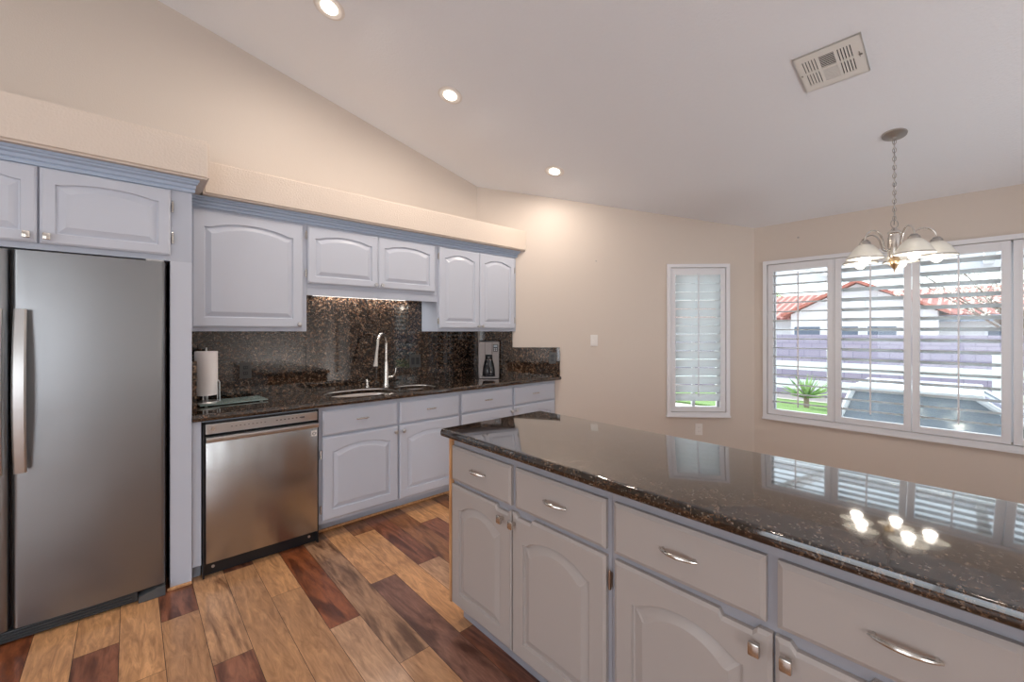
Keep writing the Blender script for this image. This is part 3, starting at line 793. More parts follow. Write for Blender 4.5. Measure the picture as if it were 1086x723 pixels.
# ------------------------------------------------------------------ things on the wall counter
t = thing('paper_towel_holder', 'chrome paper towel holder in the corner by the refrigerator panel', 'paper towel holder', (.352, 3.22, ZT+.0125))
obj('base', lathe([(.072, 0), (.074, .006), (.068, .012), (.03, .016)], 36), M['steel_bright'], t, True)
obj('rod', tube([(0, 0, .014), (0, 0, .345)], .005, 10), M['steel_bright'], t, True)
obj('tension_arm', tube([(.052, -.048, .012), (.052, -.048, .13), (.056, -.052, .145), (.062, -.058, .13), (.062, -.058, .012)], .0028, 8), M['steel_bright'], t, True)
obj('posts', tube([(-.02, -.045, .012), (-.02, -.045, .05)], .004, 8, tube([(.0, -.05, .012), (.0, -.05, .05)], .004, 8)), M['steel_bright'], t, True)
tag(obj('paper_towel_roll', lathe([(.020, .0), (.060, 0), (.060, .27), (.020, .27)], 48, cap=True), M['paper'], smooth=True, loc=(.352, 3.22, ZT+.0635)), 'white paper towel roll standing on the chrome holder', 'paper towel')
# glass cutting board
bm = box(-.185, .185, -.11, .11, .004, .010, .002)
cb = thing('cutting_board', 'clear green-tinted glass cutting board on the counter', 'cutting board', (.487, 3.25, ZT+.0012), math.radians(4))
obj('board', bm, M['green_glass'], cb)
for sx in (-1, 1):
    for sy in (-1, 1): obj('foot', lathe([(.008, 0), (.008, .004)], 10), M['white_plate'], cb, loc=(sx*.15, sy*.09, 0))

# coffee maker: faces into the room, standing in the corner
M['cm_steel'] = mat('coffee_maker_steel', (.20, .18, .175), .42, .85)
cm = thing('coffee_maker', 'stainless steel drip coffee maker in the counter corner', 'coffee maker', (2.607, 3.205, ZT+.001), math.radians(-42))
hw, ht = .098, .355
bm = bmesh.new()
bx(bm, -hw, hw, -.06, .10, 0, .022, .004); 
obj('base', bm, M['cm_steel'], cm)
obj('back_housing', box(-hw+.004, hw-.004, .02, .10, .022, ht-.03, .004), M['black'], cm)
# front fascia with an A-shaped opening
bm = bmesh.new(); fyf = -.062
def fascia(poly, y0, y1, m=0):
    A = [bm.verts.new((x, y0, z)) for x, z in poly]; B = [bm.verts.new((x, y1, z)) for x, z in poly]; n = len(poly)
    bm.faces.new(A); bm.faces.new(B[::-1])
    for i in range(n): bm.faces.new((A[i], A[(i+1) % n], B[(i+1) % n], B[i]))
fascia([(-hw, .022), (-.062, .022), (-.058, .10), (-.036, .19), (-.036, .235), (-hw, .235)], fyf, .02)
fascia([(hw, .022), (.062, .022), (.058, .10), (.036, .19), (.036, .235), (hw, .235)], fyf, .02)
fascia([(-hw, .2355), (hw, .2355), (hw, ht), (-hw, ht)], fyf, .10)
obj('fascia', bm, M['cm_steel'], cm)
obj('filter_door', box(-.036, .030, -.072, -.0625, .232, ht-.002, .003), M['cm_steel'], cm)
obj('panel_groove', box(.031, .035, -.0640, -.0620, .20, ht-.004), M['black'], cm)
cpn = obj('control_panel', box(.042, .088, -.0655, -.0625, .262, .332, .002), M['black'], cm)
obj('display', box(.048, .082, -.0668, -.0655, .305, .326), mat('lcd', (.25, .30, .34), .2), cpn)
bm = bmesh.new()
for i in range(2):
    for j in range(2): bx(bm, .050+i*.018, .062+i*.018, -.0668, -.0655, .270+j*.014, .280+j*.014)
obj('buttons', bm, mat('button_grey', (.3, .3, .32), .4), cpn)
obj('lid', box(-hw+.01, hw-.01, -.04, .09, ht+.0005, ht+.012, .005), M['black'], cm)
cf = obj('carafe', lathe([(.050, .0), (.056, .012), (.054, .07), (.038, .125), (.028, .155), (.030, .165)], 28, mat=Matrix.Translation((0, -.045, .024))), mat('carafe_glass', (.015, .016, .02), .06, spec=.9), cm, True)
obj('carafe_lid', lathe([(.031, 0), (.033, .010), (.026, .024)], 24, mat=Matrix.Translation((0, -.045, .190))), M['black'], cf, True)
obj('carafe_band', lathe([(.0295, 0), (.033, 0), (.033, .012), (.0295, .012)], 24, mat=Matrix.Translation((0, -.045, .178))), M['cm_steel'], cf, True)
obj('carafe_handle', tube([(.0, -.073, .185), (0, -.108, .18), (0, -.116, .13), (0, -.104, .07), (0, -.094, .055)], .007, 8, flat=1.2), M['black'], cf, True)

# ------------------------------------------------------------------ island
IX = 1.135
def island_unit(y_hi, y_lo, label, doors, drawers, hinges, kn):
    """local x runs towards -Y, front faces -X"""
    c = thing('island_cabinet', label, 'cabinet', (IX, y_hi, 0), -PI/2, 'island base cabinets')
    W_ = y_hi-y_lo
    obj('carcass', box(0, W_, 0, .60, .10, .874, .001), M['island_frame'], c)
    obj('toe_kick', box(0.0, W_, .055, .07, 0, .10), M['island_frame'], c)
    for a, b, pos in drawers:
        d = put_door(c, 'drawer', y_hi-a, y_hi-b, .680, .838, 0, M['island_warmlit_paint'], flat=True, ch=.012, chd=.007)
        pull(d, pos, .082, L=.105)
    for (a, b, nt), kx in zip(doors, kn):
        d = put_door(c, 'door', y_hi-a, y_hi-b, .106, .660, 0, M['island_warmlit_paint'], rise=.045, stile=.062, ch=.010, chd=.006, notch=nt)
        knob(d, kx, .515, sq=True)
    for hy, hz in hinges: hinge(c, y_hi-hy, hz, 0, 'copper')
    return c
island_unit(1.657, .775, 'left-hand warm grey island cabinet, the one nearest the oak end edge', [(1.652, 1.236, (.318, .410)), (1.230, .789, (.02, .115))],
            [(1.652, 1.239, .209), (1.214, .790, .215)], [(.777, .585), (.777, .17)], [.372, .018])
island_unit(.774, -.445, 'right-hand warm grey island cabinet with the widest drawers', [(.757, .321, (.31, .405)), (.315, -.40, (.03, .18))],
            [(.760, .335, .213), (.311, -.40, .218)], [], [.405, .028])
tag(obj('end_panel', box(1.118, 1.735, 1.6585, 1.674, .10, .874, .001), M['oak']), 'oak-edged end panel on the left end of the island', 'panel')
tag(obj('back_panel', box(1.736, 1.75, -.445, 1.674, 0, .874), M['island_warmlit_paint']), 'painted panel closing the far side of the island', 'panel')
bm = bmesh.new(); x0, x1, y0, y1 = 1.088, 1.768, -.50, 1.702
rings = []
prof = [(.016, ZT)]
for i in range(1, 5):
    a = PI/2*i/4; prof.append((.010-.010*math.sin(a)+.002, ZT-.010*(1-math.cos(a))))
prof += [(0, ZT-.016), (0, ZT-.024)]
for i in range(1, 5):
    a = PI/2*i/4; prof.append((.010*(1-math.cos(a)), ZT-.026-.0125*math.sin(a)))
prof += [(.06, ZU+.0001)]
for o_, z in prof: rings.append([bm.verts.new(p) for p in ((x0+o_, y0+o_, z), (x1-o_, y0+o_, z), (x1-o_, y1-o_, z), (x0+o_, y1-o_, z))])
for a, b in zip(rings, rings[1:]):
    for i in range(4): bm.faces.new((a[i], a[(i+1) % 4], b[(i+1) % 4], b[i]))
bm.faces.new(rings[0]); bm.faces.new(rings[-1][::-1])
tag(obj('island_countertop', bm, M['granite'], smooth=True), 'polished dark granite slab on top of the island', 'countertop')

# ------------------------------------------------------------------ windows and shutters
def window(idx, P, d, n, u0, u1, z0, z1, mull, label):
    """hole u0..u1,z0..z1 in a wall with frame P,d,n(outwards)"""
    def at(u, t, z): q = P+d*u+n*t; return (q.x, q.y, z)
    def wbox(bm, a, b, t0, t1, c, e):
        vs = [bm.verts.new(at(u, t, z)) for u in (a, b) for t in (t0, t1) for z in (c, e)]
        for f_ in ((0,1,3,2),(4,6,7,5),(0,4,5,1),(2,3,7,6),(0,2,6,4),(1,5,7,3)): bm.faces.new([vs[i] for i in f_])
    cas = bmesh.new(); cw = .036
    wbox(cas, u0-cw, u0-.001, -.028, -.001, z0-cw, z1+cw); wbox(cas, u1+.001, u1+cw, -.028, -.001, z0-cw, z1+cw)
    wbox(cas, u0-.001, u1+.001, -.028, -.001, z1+.001, z1+cw); wbox(cas, u0-.001, u1+.001, -.028, -.001, z0-cw, z0-.001)
    wbox(cas, u0-cw-.006, u1+cw+.006, -.036, -.001, z0-cw-.014, z0-cw)
    w = struct('window_%d' % idx, cas, M['trim'], label)
    fr = bmesh.new(); fw = .035
    us = [u0+.002] + [u0+(u1-u0)*m_ for m_ in mull] + [u1-.002]
    wbox(fr, u0+.002, u1-.002, .10, .14, z0+.002, z0+fw); wbox(fr, u0+.002, u1-.002, .10, .14, z1-fw, z1-.002)
    wbox(fr, u0+.002, u0+fw, .10, .14, z0+fw, z1-fw); wbox(fr, u1-fw, u1-.002, .10, .14, z0+fw, z1-fw)
    for m_ in us[1:-1]: wbox(fr, m_-.014, m_+.014, .10, .14, z0+fw, z1-fw)
    obj('sash', fr, M['trim'], w)
    gl = bmesh.new(); wbox(gl, u0+fw, u1-fw, .118, .121, z0+fw, z1-fw)
    obj('pane', gl, M['glass'], w)
    return at
louver_cache = {}
def shutter(P, d, n, ua, ub, z0, z1, tilt, label, group, stile=.045, pitch=.0866, nl=15, rod=True):
    """panel hinged in the hole; local x along d, y along n (outwards), z up"""
    q = P+d*ua
    o = thing('shutter_panel', label, 'shutter', (q.x, q.y, z0), math.atan2(d.y, d.x), group)
    # local +y must be n: rotation by angle of d gives +y = left of travel = n
    w = ub-ua; h = z1-z0; tr = h-.066-.0; br = .048
    bm = bmesh.new()
    bx(bm, 0, stile, -.016, .014, 0, h, .0015); bx(bm, w-stile, w, -.016, .014, 0, h, .0015)
    bx(bm, stile, w-stile, -.016, .014, 0, br); bx(bm, stile, w-stile, -.016, .014, tr, h)
    obj('frame', bm, M['trim'], o)
    key = (round(w-2*stile, 4))
    if key not in louver_cache:
        L_ = w-2*stile-.004; b2 = bmesh.new(); prof = []
        for i in range(12):
            a = 2*PI*i/12; prof.append((.0445*math.cos(a), .0052*math.sin(a)))
        A = [b2.verts.new((-L_/2, y, z)) for y, z in prof]; B = [b2.verts.new((L_/2, y, z)) for y, z in prof]
        for i in range(12): b2.faces.new((A[i], A[(i+1) % 12], B[(i+1) % 12], B[i]))
        b2.faces.new(A[::-1]); b2.faces.new(B)
        bmesh.ops.recalc_face_normals(b2, faces=b2.faces)
        me = bpy.data.meshes.new('louver'); b2.to_mesh(me); b2.free(); me.materials.append(M['louver'])
        for p_ in me.polygons: p_.use_smooth = True
        louver_cache[key] = me
    for i in range(nl):
        lo = bpy.data.objects.new('louver', louver_cache[key]); link(lo, o)
        lo.location = (w/2, 0, tr-.043-i*pitch); lo.rotation_euler = (-tilt, 0, 0)
    if rod:
        iy = -.0445*math.cos(tilt)-.006; iz = .0445*math.sin(tilt)
        obj('tilt_rod', box(w/2-.005, w/2+.005, iy-.006, iy+.004, tr-.043-(nl-1)*pitch+iz-.03, tr-.043+iz+.02), M['trim'], o)
    return o
Pf, df, nf = wF
window(1, Pf, df, nf, *SMALL_HOLE[:2], *SMALL_HOLE[2:], [.5], 'white casing of the small window in the angled wall')
shutter(Pf, df, nf, SMALL_HOLE[0]+.004, SMALL_HOLE[1]-.004, .567, 2.008, math.radians(64), 'white shutter with nearly closed louvers on the small far window', None, pitch=.0850)
Pe, de, ne = wE
window(2, Pe, de, ne, *BIG_HOLE[:2], *BIG_HOLE[2:], [.255, .745], 'white casing of the wide breakfast nook window')
g = 'shutter panels of the wide nook window'
zz = (.572, 2.016)
shutter(Pe, de, ne, EY-1.364, EY-.846, *zz, math.radians(2), 'leftmost shutter panel of the wide window, louvers level and wide open', g)
shutter(Pe, de, ne, EY-.836, EY-.344, *zz, math.radians(17), 'shutter panel behind the chandelier, second from left on the wide window', g)
shutter(Pe, de, ne, EY-.340, EY+.170, *zz, math.radians(17), 'shutter panel right of the chandelier, third from left on the wide window', g)
shutter(Pe, de, ne, EY+.180, EY+.704, *zz, math.radians(17), 'shutter panel cut off by the right edge of the photo', g)
bm = box(EX-.02, EX+.014, .8375, .8445, .572, 2.016); struct('trim_3', bm, M['trim'], 'narrow post between the first two shutter panels')
Ps, ds, ns = wS
window(3, Ps, ds, ns, .25, .794, .562, 2.012, [.5], 'white casing of the matching small window in the near angled wall')
shutter(Ps, ds, ns, .254, .790, .567, 2.008, math.radians(30), 'white shutter on the near angled window, outside the picture', None, pitch=.0850)
# unseen glazing frames, added where the two fill lamps stand
bm = bx(bmesh.new(), -2.845, -1.555, -4.10, -4.04, .02, .10); bx(bm, -2.845, -1.555, -4.10, -4.04, 2.2, 2.28)
for x in (-2.845, -2.24, -1.635): bx(bm, x, x+.08, -4.10, -4.04, .10, 2.2)
struct('door_1', bm, M['trim'], 'white frame of an unseen sliding glass door added around a fill lamp')
bm = bx(bmesh.new(), -3.10, -3.05, -1.195, 1.595, .352, .42); bx(bm, -3.10, -3.05, -1.195, 1.595, 2.23, 2.298)
for y in (-1.195, .16, 1.525): bx(bm, -3.10, -3.05, y, y+.07, .42, 2.23)
struct('window_4', bm, M['trim'], 'white frame of an unseen side window added around a fill lamp')
# baseboards
def baseboard(name, P0, P1, side=-1):
    P0 = Vector((*P0, 0)); P1 = Vector((*P1, 0)); L = (P1-P0).length; d = (P1-P0)/L; n = Vector((-d.y, d.x, 0))
    bm = bmesh.new()
    vs = [bm.verts.new(P0+d*u+n*t+Vector((0, 0, z))) for u in (0.02, L-.02) for t in (-.013, -.001) for z in (.001, .09)]
    for f_ in ((0,1,3,2),(4,6,7,5),(0,4,5,1),(2,3,7,6),(0,2,6,4),(1,5,7,3)): bm.faces.new([vs[i] for i in f_])
    struct(name, bm, M['trim'])
baseboard('baseboard_far', (3.30, 2.82), (EX, EY)); baseboard('baseboard_nook', (EX, EY), (EX, -.779)); baseboard('baseboard_near', (EX, -.779), (3.431, -1.979))

# ------------------------------------------------------------------ recessed ceiling lights
th = math.atan(.234)
Rc = Matrix.Rotation(th, 4, 'Y')          # local z follows the ceiling normal
def can(x, y, label, power=9):
    z = ceil_z(x)
    o = thing('ceiling_light', label, 'ceiling light', (x, y, z), 0, 'recessed ceiling lights'); o.rotation_euler = (0, th, 0)
    obj('trim_ring', lathe([(.052, .0), (.056, -.004), (.078, -.006), (.088, -.003), (.088, -.0005)], 36, cap=False), M['white_plate'], o, True)
    obj('baffle', lathe([(.074, -.0065), (.060, -.004), (.044, -.003)], 36, cap=False), M['white_plate'], o, True)
    obj('lens', lathe([(.046, -.0015), (.046, -.008), (.034, -.014), (.002, -.016)], 32), M['lens'], o, True)
    a = area('can_lamp', (x, y, z-.03), (-.08, 0, -1), .10, .10, power, (1, .87, .75), 'DISK')
    return o
can(.871, 2.562, 'recessed ceiling light cut off by the top edge of the photo')
can(1.721, 2.562, 'middle recessed ceiling light, halfway down the sloping ceiling')
can(2.846, 2.562, 'recessed ceiling light closest to the angled far wall')
can(.3, .2, 'recessed ceiling light above the camera, outside the picture', 6)
can(-1.0, 1.2, 'recessed ceiling light over the floor left of the camera, outside the picture', 8)

# ceiling vent (local x along ceiling slope, local y along +Y)
v_ = thing('ceiling_vent', 'white metal air vent grille on the sloping ceiling', 'vent', (2.828, .528, ceil_z(2.828)), 0); v_.rotation_euler = (0, th, 0)
hx, hy = .147, .145
obj('backing', box(-hx+.02, hx-.02, -hy+.02, hy-.02, -.004, -.001), M['dark_gap'], v_)
# plate made of bars around the openings; columns along y, rows along x
ys = [(.118, .050), (.040, -.026), (-.036, -.100)]      # left, middle, right blocks
xs_ = [(-.100, -.008), (.006, .100)]
bm = bmesh.new(); zt_, zb_ = -.004, -.010
xb = [-hx, -.100, -.008, .006, .100, hx]
for i, (a, b) in enumerate(zip(xb, xb[1:])):
    if i in (1, 3):
        yy = [hy, .118, .050, .040, -.026, -.036, -.100, -hy]
        for k in range(0, 8, 2): bx(bm, a, b, yy[k+1], yy[k], zb_, zt_)
    else: bx(bm, a, b, -hy, hy, zb_, zt_)
bx(bm, -hx, -hx+.006, -hy, hy, zb_, -.001); bx(bm, hx-.006, hx, -hy, hy, zb_, -.001); bx(bm, -hx, hx, -hy, -hy+.006, zb_, -.001); bx(bm, -hx, hx, hy-.006, hy, zb_, -.001)
obj('face_plate', bm, M['vent'], v_)
for ci, (ya, yb) in enumerate(ys):
    for ri, (xa, xb2) in enumerate(xs_):
        bm = bmesh.new()
        if ci == 1:
            for k in range(8):
                x = xa+(k+.5)*(xb2-xa)/8; sgn = 1 if ri == 0 else -1
                zlo, zhi = (-.0095, -.0082) if ri == 0 else (-.0095, -.004)
                A = [bm.verts.new(p) for p in ((x-.0016, yb, zlo), (x-.0016+sgn*.004*ri, yb, zhi), (x+.0022+sgn*.004*ri, yb, zhi), (x+.0022, yb, zlo))]
                B = [bm.verts.new((p.co.x, ya, p.co.z)) for p in A]
                for i in range(4): bm.faces.new((A[i], A[(i+1) % 4], B[(i+1) % 4], B[i]))
                bm.faces.new(A); bm.faces.new(B[::-1])
        else:
            for k in range(6):
                y = yb+k*(ya-yb)/5; w2 = .0040 if ci == 2 else .0046
                bx(bm, xa, xb2, max(yb, y-w2), min(ya, y+w2), -.0095, -.004)
        obj('slats', bm, M['vent'], v_)
obj('lever', bx(bx(bmesh.new(), -.03, .012, -.124, -.121, -.0115, -.010), -.012, -.004, -.134, -.120, -.018, -.010, .002), M['nickel_dark'], v_)
for y in (.132,): obj('screw', lathe([(.005, -.0105), (.005, -.0125)], 10), M['nickel_dark'], v_, loc=(.0, y, 0))

# ------------------------------------------------------------------ chandelier
hx0, hy0 = 3.636, .350
ch = thing('chandelier', 'five-arm brushed nickel chandelier with frosted glass shades hanging in the nook', 'chandelier', (hx0, hy0, 1.75))
zc = ceil_z(hx0)-1.75
cn = obj('canopy', lathe([(.064, .0), (.062, -.008), (.052, -.013), (.025, -.018), (.012, -.026), (.009, -.038)], 36), M['nickel_dark'], ch, True, loc=(0, 0, zc), rot=(0, th, 0))
# chain
bm = bmesh.new(); ztop = zc-.035; zbot = .335; nl = int((ztop-zbot)/.026); st_ = (ztop-zbot)/nl
for i in range(nl):
    z = zbot+st_*(i+.5); pts = []
    for k in range(10):
        a = 2*PI*k/10; r0, r1 = .0085*math.cos(a), (st_*.5+.003)*math.sin(a)
        pts.append((r0, 0, z+r1) if i % 2 else (0, r0, z+r1))
    tube(pts, .0026, 6, bm, closed=True)
obj('chain', bm, M['nickel_dark'], ch, True)
obj('cord', tube([(.002*math.sin(i*.9), .002*math.cos(i*.9), zbot-.03+(ztop-zbot+.03)*i/30) for i in range(31)], .0018, 6), M['grey_plastic'], ch, True)
cr_, ca_ = math.cos(-YAW), math.sin(-YAW)
obj('ring', tube([(.024*math.cos(k*PI/10)*cr_, .024*math.cos(k*PI/10)*ca_, .312+.026*math.sin(k*PI/10)) for k in range(20)], .0028, 8, closed=True), M['nickel_dark'], ch, True)
obj('body', lathe([(.004, .287), (.012, .283), (.018, .272), (.034, .262), (.036, .252), (.030, .248), (.030, .232), (.033, .226), (.034, .10), (.031, .094), (.022, .088)], 28), M['nickel'], ch, True)
obj('finial', lathe([(.024, .090), (.028, .082), (.028, .058), (.022, .048), (.016, .036), (.006, .022), (.003, .010), (.0005, -.008)], 24), M['bronze'], ch, True)
base_ang = math.radians(68)
for k in range(5):
    a = base_ang+k*2*PI/5; ca, sa = math.cos(a), math.sin(a)
    P = lambda r_, z_: (r_*ca, r_*sa, z_)
    path = [P(.026, .150), P(.045, .146), P(.064, .156), P(.074, .180), P(.082, .215), P(.098, .248), P(.124, .266), P(.154, .264), P(.180, .246), P(.192, .222), P(.195, .200)]
    # smooth
    def cat(ps, n=4):
        out = []; ps = [Vector(p) for p in ps]
        for i in range(len(ps)-1):
            p0, p1, p2, p3 = ps[max(i-1, 0)], ps[i], ps[i+1], ps[min(i+2, len(ps)-1)]
            for j in range(n):
                t = j/n; out.append(.5*((2*p1)+(p2-p0)*t+(2*p0-5*p1+4*p2-p3)*t*t+(3*p1-p0-3*p2+p3)*t**3))
        out.append(ps[-1]); return out
    arm = obj('arm', tube(cat(path), .0055, 10), M['nickel'], ch, True)
    loc = (.195*ca, .195*sa, 0)
    obj('socket_cap', lathe([(.008, .206), (.017, .203), (.020, .196), (.028, .190), (.030, .178), (.026, .174)], 24), M['nickel_dark'], arm, True, loc=loc)
    sh = obj('shade', lathe([(.026, .178), (.042, .169), (.064, .143), (.082, .112), (.093, .092), (.0955, .087), (.093, .087), (.080, .109), (.062, .139), (.041, .165), (.026, .174)], 40, cap=False), M['shade_glass'], arm, True, loc=loc)
    obj('rim', lathe([(.094, .093), (.0970, .091), (.0970, .085), (.094, .085)], 40, cap=False), M['nickel_dark'], sh, True)
    bprof = [(.013, .172), (.013, .130)]+[(.030*math.sin(q), .092+.032*math.cos(q)) for q in [PI*j/12 for j in range(3, 12)]]+[(.002, .060)]
    obj('bulb', lathe(bprof, 24), M['bulb'], arm, True, loc=(loc[0], loc[1], -.012))
    pl_ = bpy.data.lights.new('bulb_lamp', 'POINT'); pl_.energy = .7; pl_.color = (1, .92, .80); pl_.shadow_soft_size = .034
    po = bpy.data.objects.new('bulb_lamp', pl_); COL.objects.link(po); po.parent = ch; po.location = (loc[0], loc[1], loc[2]+.02)

# ------------------------------------------------------------------ outdoors
ZG = -.65
bm = box(4.79, 60, -30, 40, ZG-.3, ZG); struct('ground', bm, M['gravel'], 'gravel yard outside')
struct('driveway', box(4.9, 9.0, -8, 4.2, ZG, ZG+.02), M['concrete'], 'concrete driveway outside')
tag(obj('lawn', box(11.5, 14.2, -22, 16, ZG+.001, ZG+.05), M['grass']), 'strip of green lawn before the white rail fence', 'grass', kind='stuff')
tag(obj('block_wall', box(15.6, 15.8, -26, 24, ZG, 1.27), M['block']), 'mauve concrete block wall beyond the rail fence', 'wall')
fe = thing('rail_fence', 'white two-rail fence in front of the block wall', 'fence', (14.5, 0, ZG))
for y in [-22.15+3.05*i+.46 for i in range(14)]:
    bm = bx(bmesh.new(), -.07, .07, y-.085, y+.085, 0, 1.48); bx(bm, -.09, .09, y-.10, y+.10, 1.48, 1.52)
    obj('post', bm, M['vinyl'], fe)
for za, zb in ((.90, 1.15), (.34, .62), (1.27, 1.40)):
    if za > 1.2: continue
    obj('rail', box(-.025, .025, -22, 18, za, zb), M['vinyl'], fe)
# neighbour house
hs_ = thing('house', 'neighbouring white stucco house with red tile roof', 'house', (30, 0, ZG))
obj('wall', box(0, 10, -14, 16, 0, 2.75), M['stucco_out'], hs_)
def roof_block(xa, xb, ya, yb, zl, zh, name='roof', par=None):
    bm = bmesh.new(); xm = (xa+xb)/2
    P_ = [(xa, ya, zl), (xa, yb, zl), (xm, yb, zh), (xm, ya, zh), (xb, ya, zl), (xb, yb, zl)]
    v = [bm.verts.new(p) for p in P_]; u2 = [bm.verts.new((p[0], p[1], p[2]-.12)) for p in P_]
    for q in ((0,1,2,3), (3,2,5,4)):
        bm.faces.new([v[i] for i in q]); bm.faces.new([u2[i] for i in q[::-1]])
    for q in ((0,1), (4,5), (1,2), (2,5), (0,3), (3,4)): bm.faces.new([v[q[0]], v[q[1]], u2[q[1]], u2[q[0]]])
    return obj(name, bm, M['tile'], par)
roof_block(-.6, 10.6, -14.5, 16.4, 2.85, 4.55, par=hs_)
obj('fascia', box(-.66, -.58, -14.5, 6.0, 2.50, 2.80), M['purple_fascia'], hs_)
# gable wing facing the room
bm = bmesh.new(); gy0, gy1, gp = 1.2, 7.2, 4.2
for (ya, za), (yb, zb) in (((gy0-.4, 3.0), (gp, 4.75)), ((gp, 4.75), (gy1+.4, 3.0))):
    A = [(-2.0, ya, za), (-2.0, yb, zb), (6, yb, zb), (6, ya, za)]
    v = [bm.verts.new(p) for p in A]; u2 = [bm.verts.new((p[0], p[1], p[2]-.16)) for p in A]
    bm.faces.new(v); bm.faces.new(u2[::-1])
    for i in range(4): bm.faces.new((v[i], v[(i+1) % 4], u2[(i+1) % 4], u2[i]))
obj('roof', bm, mix_noise(mat('gable_tile', rough=.85), srgb(150, 88, 78), srgb(180, 118, 104), 8), hs_)
bm = bmesh.new()
A = [(-1.6, gy0, 0), (-1.6, gy1, 0), (-1.6, gy1, 3.0), (-1.6, gp, 4.55), (-1.6, gy0, 3.0)]
v = [bm.verts.new(p) for p in A]; u2 = [bm.verts.new((p[0]+1.58, p[1], p[2])) for p in A]
bm.faces.new(v); bm.faces.new(u2[::-1])
for i in range(5): bm.faces.new((v[i], v[(i+1) % 5], u2[(i+1) % 5], u2[i]))
obj('gable_wall', bm, M['stucco_out'], hs_)
for y, w_, z in ((3.2, .55, 1.6), (4.7, .55, 1.6), (6.4, .6, 1.6)):
    wf = obj('window', bx(bmesh.new(), -1.66, -1.601, y-w_-.07, y+w_+.07, z-.07, z+.75), M['vinyl'], hs_); obj('pane', box(-1.70, -1.661, y-w_, y+w_, z, z+.68), M['dark_window'], wf)
wf = obj('window', bx(bmesh.new(), -.06, -.001, -2.2, -.3, 1.5, 2.3), M['vinyl'], hs_); obj('pane', box(-.10, -.061, -2.1, -.4, 1.58, 2.22), M['dark_window'], wf)
wf = obj('window', box(-1.66, -1.601, 3.9, 4.5, 3.15, 3.75), M['vinyl'], hs_)
# trees and shrubs
def foliage_bm(cx, cy, cz, rx, ry, rz, n, s, rnd):
    bm = bmesh.new()
    for _ in range(n):
        while True:
            p = Vector((rnd.uniform(-1, 1), rnd.uniform(-1, 1), rnd.uniform(-1, 1)))
            if .3 < p.length < 1: break
        c_ = Vector((cx+p.x*rx, cy+p.y*ry, cz+p.z*rz)); a = Vector((rnd.gauss(0, 1), rnd.gauss(0, 1), rnd.gauss(0, 1))).normalized(); b = a.orthogonal().normalized()
        bm.faces.new([bm.verts.new(c_+q) for q in (a*s, b*s*.5, -a*s, -b*s*.5)])
    return bm
rnd2 = random.Random(11)
def tree(name, label, x, y, hgt, crown, leaf, nleaf, ls, nbr=26):
    t = thing(name, label, 'tree', (x, y, ZG))
    bm = tube([(0, 0, 0), (.03, .04, hgt*.3), (0, .02, hgt*.5)], [.11, .09, .06], 8)
    for i in range(nbr):
        a = rnd2.uniform(0, 2*PI); z0 = hgt*rnd2.uniform(.3, .5); ln = crown*rnd2.uniform(.6, 1.15); up_ = rnd2.uniform(.35, 1.1)
        p1 = Vector((0, .02, z0)); p2 = p1+Vector((math.cos(a)*ln*.5, math.sin(a)*ln*.5, ln*.45*up_+.1)); p3 = p2+Vector((math.cos(a+.4)*ln*.5, math.sin(a+.4)*ln*.5, ln*.5*up_))
        tube([p1, p2, p3], [.04, .022, .008], 5, bm)
        for j in range(3):
            q = p2.lerp(p3, rnd2.random()); b_ = a+rnd2.uniform(-1.2, 1.2); tube([q, q+Vector((math.cos(b_)*.5, math.sin(b_)*.5, rnd2.uniform(.1, .5)))], [.010, .004], 4, bm)
    obj('trunk', bm, M['bark'], t)
    obj('foliage', foliage_bm(0, 0, hgt*.72, crown, crown, hgt*.30, nleaf, ls, rnd2), M[leaf], t)
tree('bare_tree', 'sparse pale-leaved tree seen through the third shutter panel', 17.6, -.9, 5.2, 1.9, 'blossom', 2600, .045)
tree('leafy_tree', 'round green tree behind the neighbouring roof', 43.5, 12.6, 5.6, 1.3, 'leaf', 1800, .12, 8)
tree('leafy_tree', 'tall pale tree right of the wide window view', 21.5, -5.6, 5.6, 2.0, 'blossom', 3000, .06)
pl2 = thing('yucca_plant', 'spiky green yucca by the white fence post', 'plant', (13.0, 2.95, ZG+.05))
bm = bmesh.new()
for i in range(70):
    a = rnd2.uniform(0, 2*PI); e = rnd2.uniform(.1, 1.4); L_ = rnd2.uniform(.45, .7); dr_ = Vector((math.cos(a)*math.cos(e), math.sin(a)*math.cos(e), math.sin(e))); sd = dr_.orthogonal().normalized()*.025
    q = Vector((0, 0, .25)); v = [bm.verts.new(p) for p in (q-sd, q+sd, q+dr_*L_*.7+sd*.7, q+dr_*L_, q+dr_*L_*.7-sd*.7)]; bm.faces.new(v)
obj('leaves', bm, M['leaf'], pl2); obj('stem', tube([(0, 0, 0), (0, 0, .3)], .06, 8), M['bark'], pl2)
# carport cover, roof sheet left out so sky light reaches the louvers
cp_ = thing('pergola', 'pale open-raftered pergola outside the wide window', 'pergola', (5.03, 0, 2.12))
for y in (-4.6, -3.1, -1.6, -.1, 1.4, 2.25): obj('rafter', box(0, 2.3, y-.04, y+.04, .02, .16), M['stucco_out'], cp_)
obj('beam', box(2.2, 2.3, -5, 2.3, -.05, .02), M['stucco_out'], cp_)
obj('fascia', box(2.301, 2.35, -5, 2.3, -.05, .20), M['stucco_out'], cp_)
for y in (2.25, -4.6): obj('post', box(2.19, 2.29, y-.05, y+.05, -2.77, -.05), M['stucco_out'], cp_)
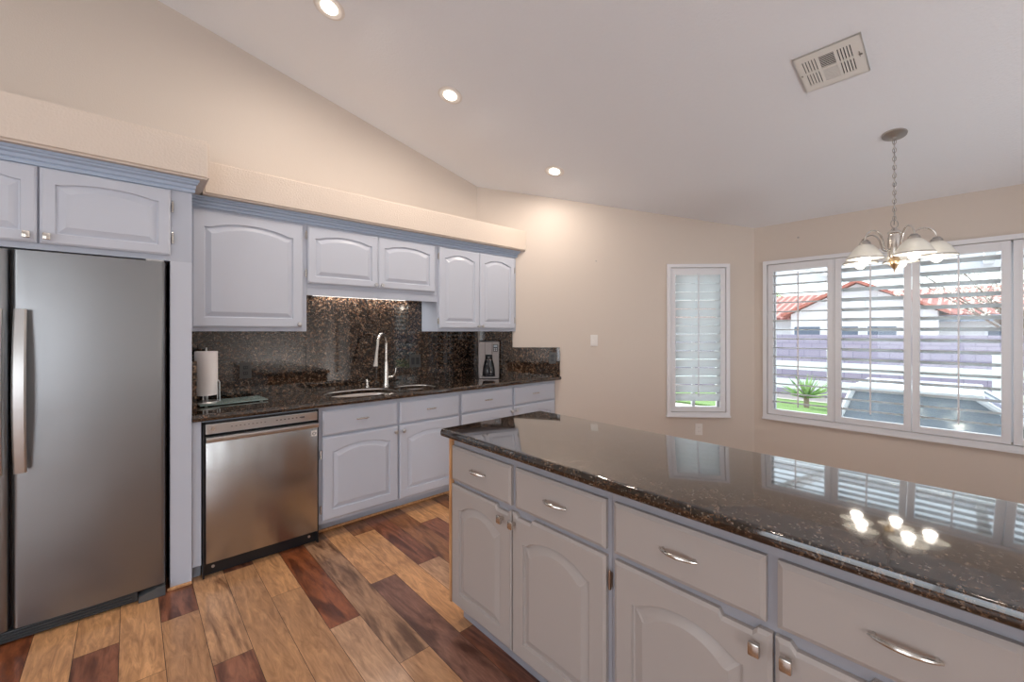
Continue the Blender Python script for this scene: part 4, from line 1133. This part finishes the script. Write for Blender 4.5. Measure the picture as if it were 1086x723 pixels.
# parked car, side-on, front towards -Y
car = thing('car', 'pale blue-grey car parked outside the wide window', 'car', (6.45, 0, ZG+.02))
sec = [(1.12, .45, .78), (1.02, .75, .80), (.92, 1.28, .66), (.75, 1.38, .62), (.35, 1.42, .60), (.10, 1.36, .60), (-.50, .98, .72), (-1.6, .86, .74), (-1.78, .62, .72), (-1.80, .32, .68)]
bm = bmesh.new()
prof = [(1.16, .30), (1.14, .80), (1.05, .95), (-.62, .95), (-1.6, .84), (-1.82, .60), (-1.84, .30)]
A = [bm.verts.new((-.82, y, z)) for y, z in prof]; B = [bm.verts.new((.82, y, z)) for y, z in prof]
for i in range(len(prof)): bm.faces.new((A[i], A[(i+1) % len(prof)], B[(i+1) % len(prof)], B[i]))
bm.faces.new(A[::-1]); bm.faces.new(B)
bmesh.ops.bevel(bm, geom=list(bm.edges), offset=.05, segments=3, affect='EDGES')
obj('body', bm, M['car_paint'], car, True)
def loft(bm, lo, hi):
    a = [bm.verts.new(p) for p in lo]; b = [bm.verts.new(p) for p in hi]
    for i in range(4): bm.faces.new((a[i], a[(i+1) % 4], b[(i+1) % 4], b[i]))
    bm.faces.new(a[::-1]); bm.faces.new(b)
bm = bmesh.new(); loft(bm, [(-.74, 1.05, .94), (.74, 1.05, .94), (.74, -.60, .94), (-.74, -.60, .94)], [(-.60, .90, 1.36), (.60, .90, 1.36), (.60, -.02, 1.36), (-.60, -.02, 1.36)])
obj('cabin_glass', bm, M['car_glass'], car)
bm = box(-.62, .62, -.06, .94, 1.35, 1.41, .02)
obj('roof', bm, M['car_paint'], car, True)
for y0_, y1_ in ((1.04, .90), (-.60, -.02), (.42, .42)):
    for sx in (-1, 1):
        obj('pillar', tube([(sx*.75, y0_, .94), (sx*.61, y1_, 1.37)], .028, 6), M['car_paint'], car, True)
for y in (.75, -1.25):
    for sx in (-1, 1):
        obj('wheel', lathe([(.10, -.09), (.30, -.09), (.31, 0), (.30, .09), (.10, .09)], 24, mat=Matrix.Translation((sx*.74, y, .31)) @ Matrix.Rotation(PI/2, 4, 'Y')), M['tyre'], car, True)
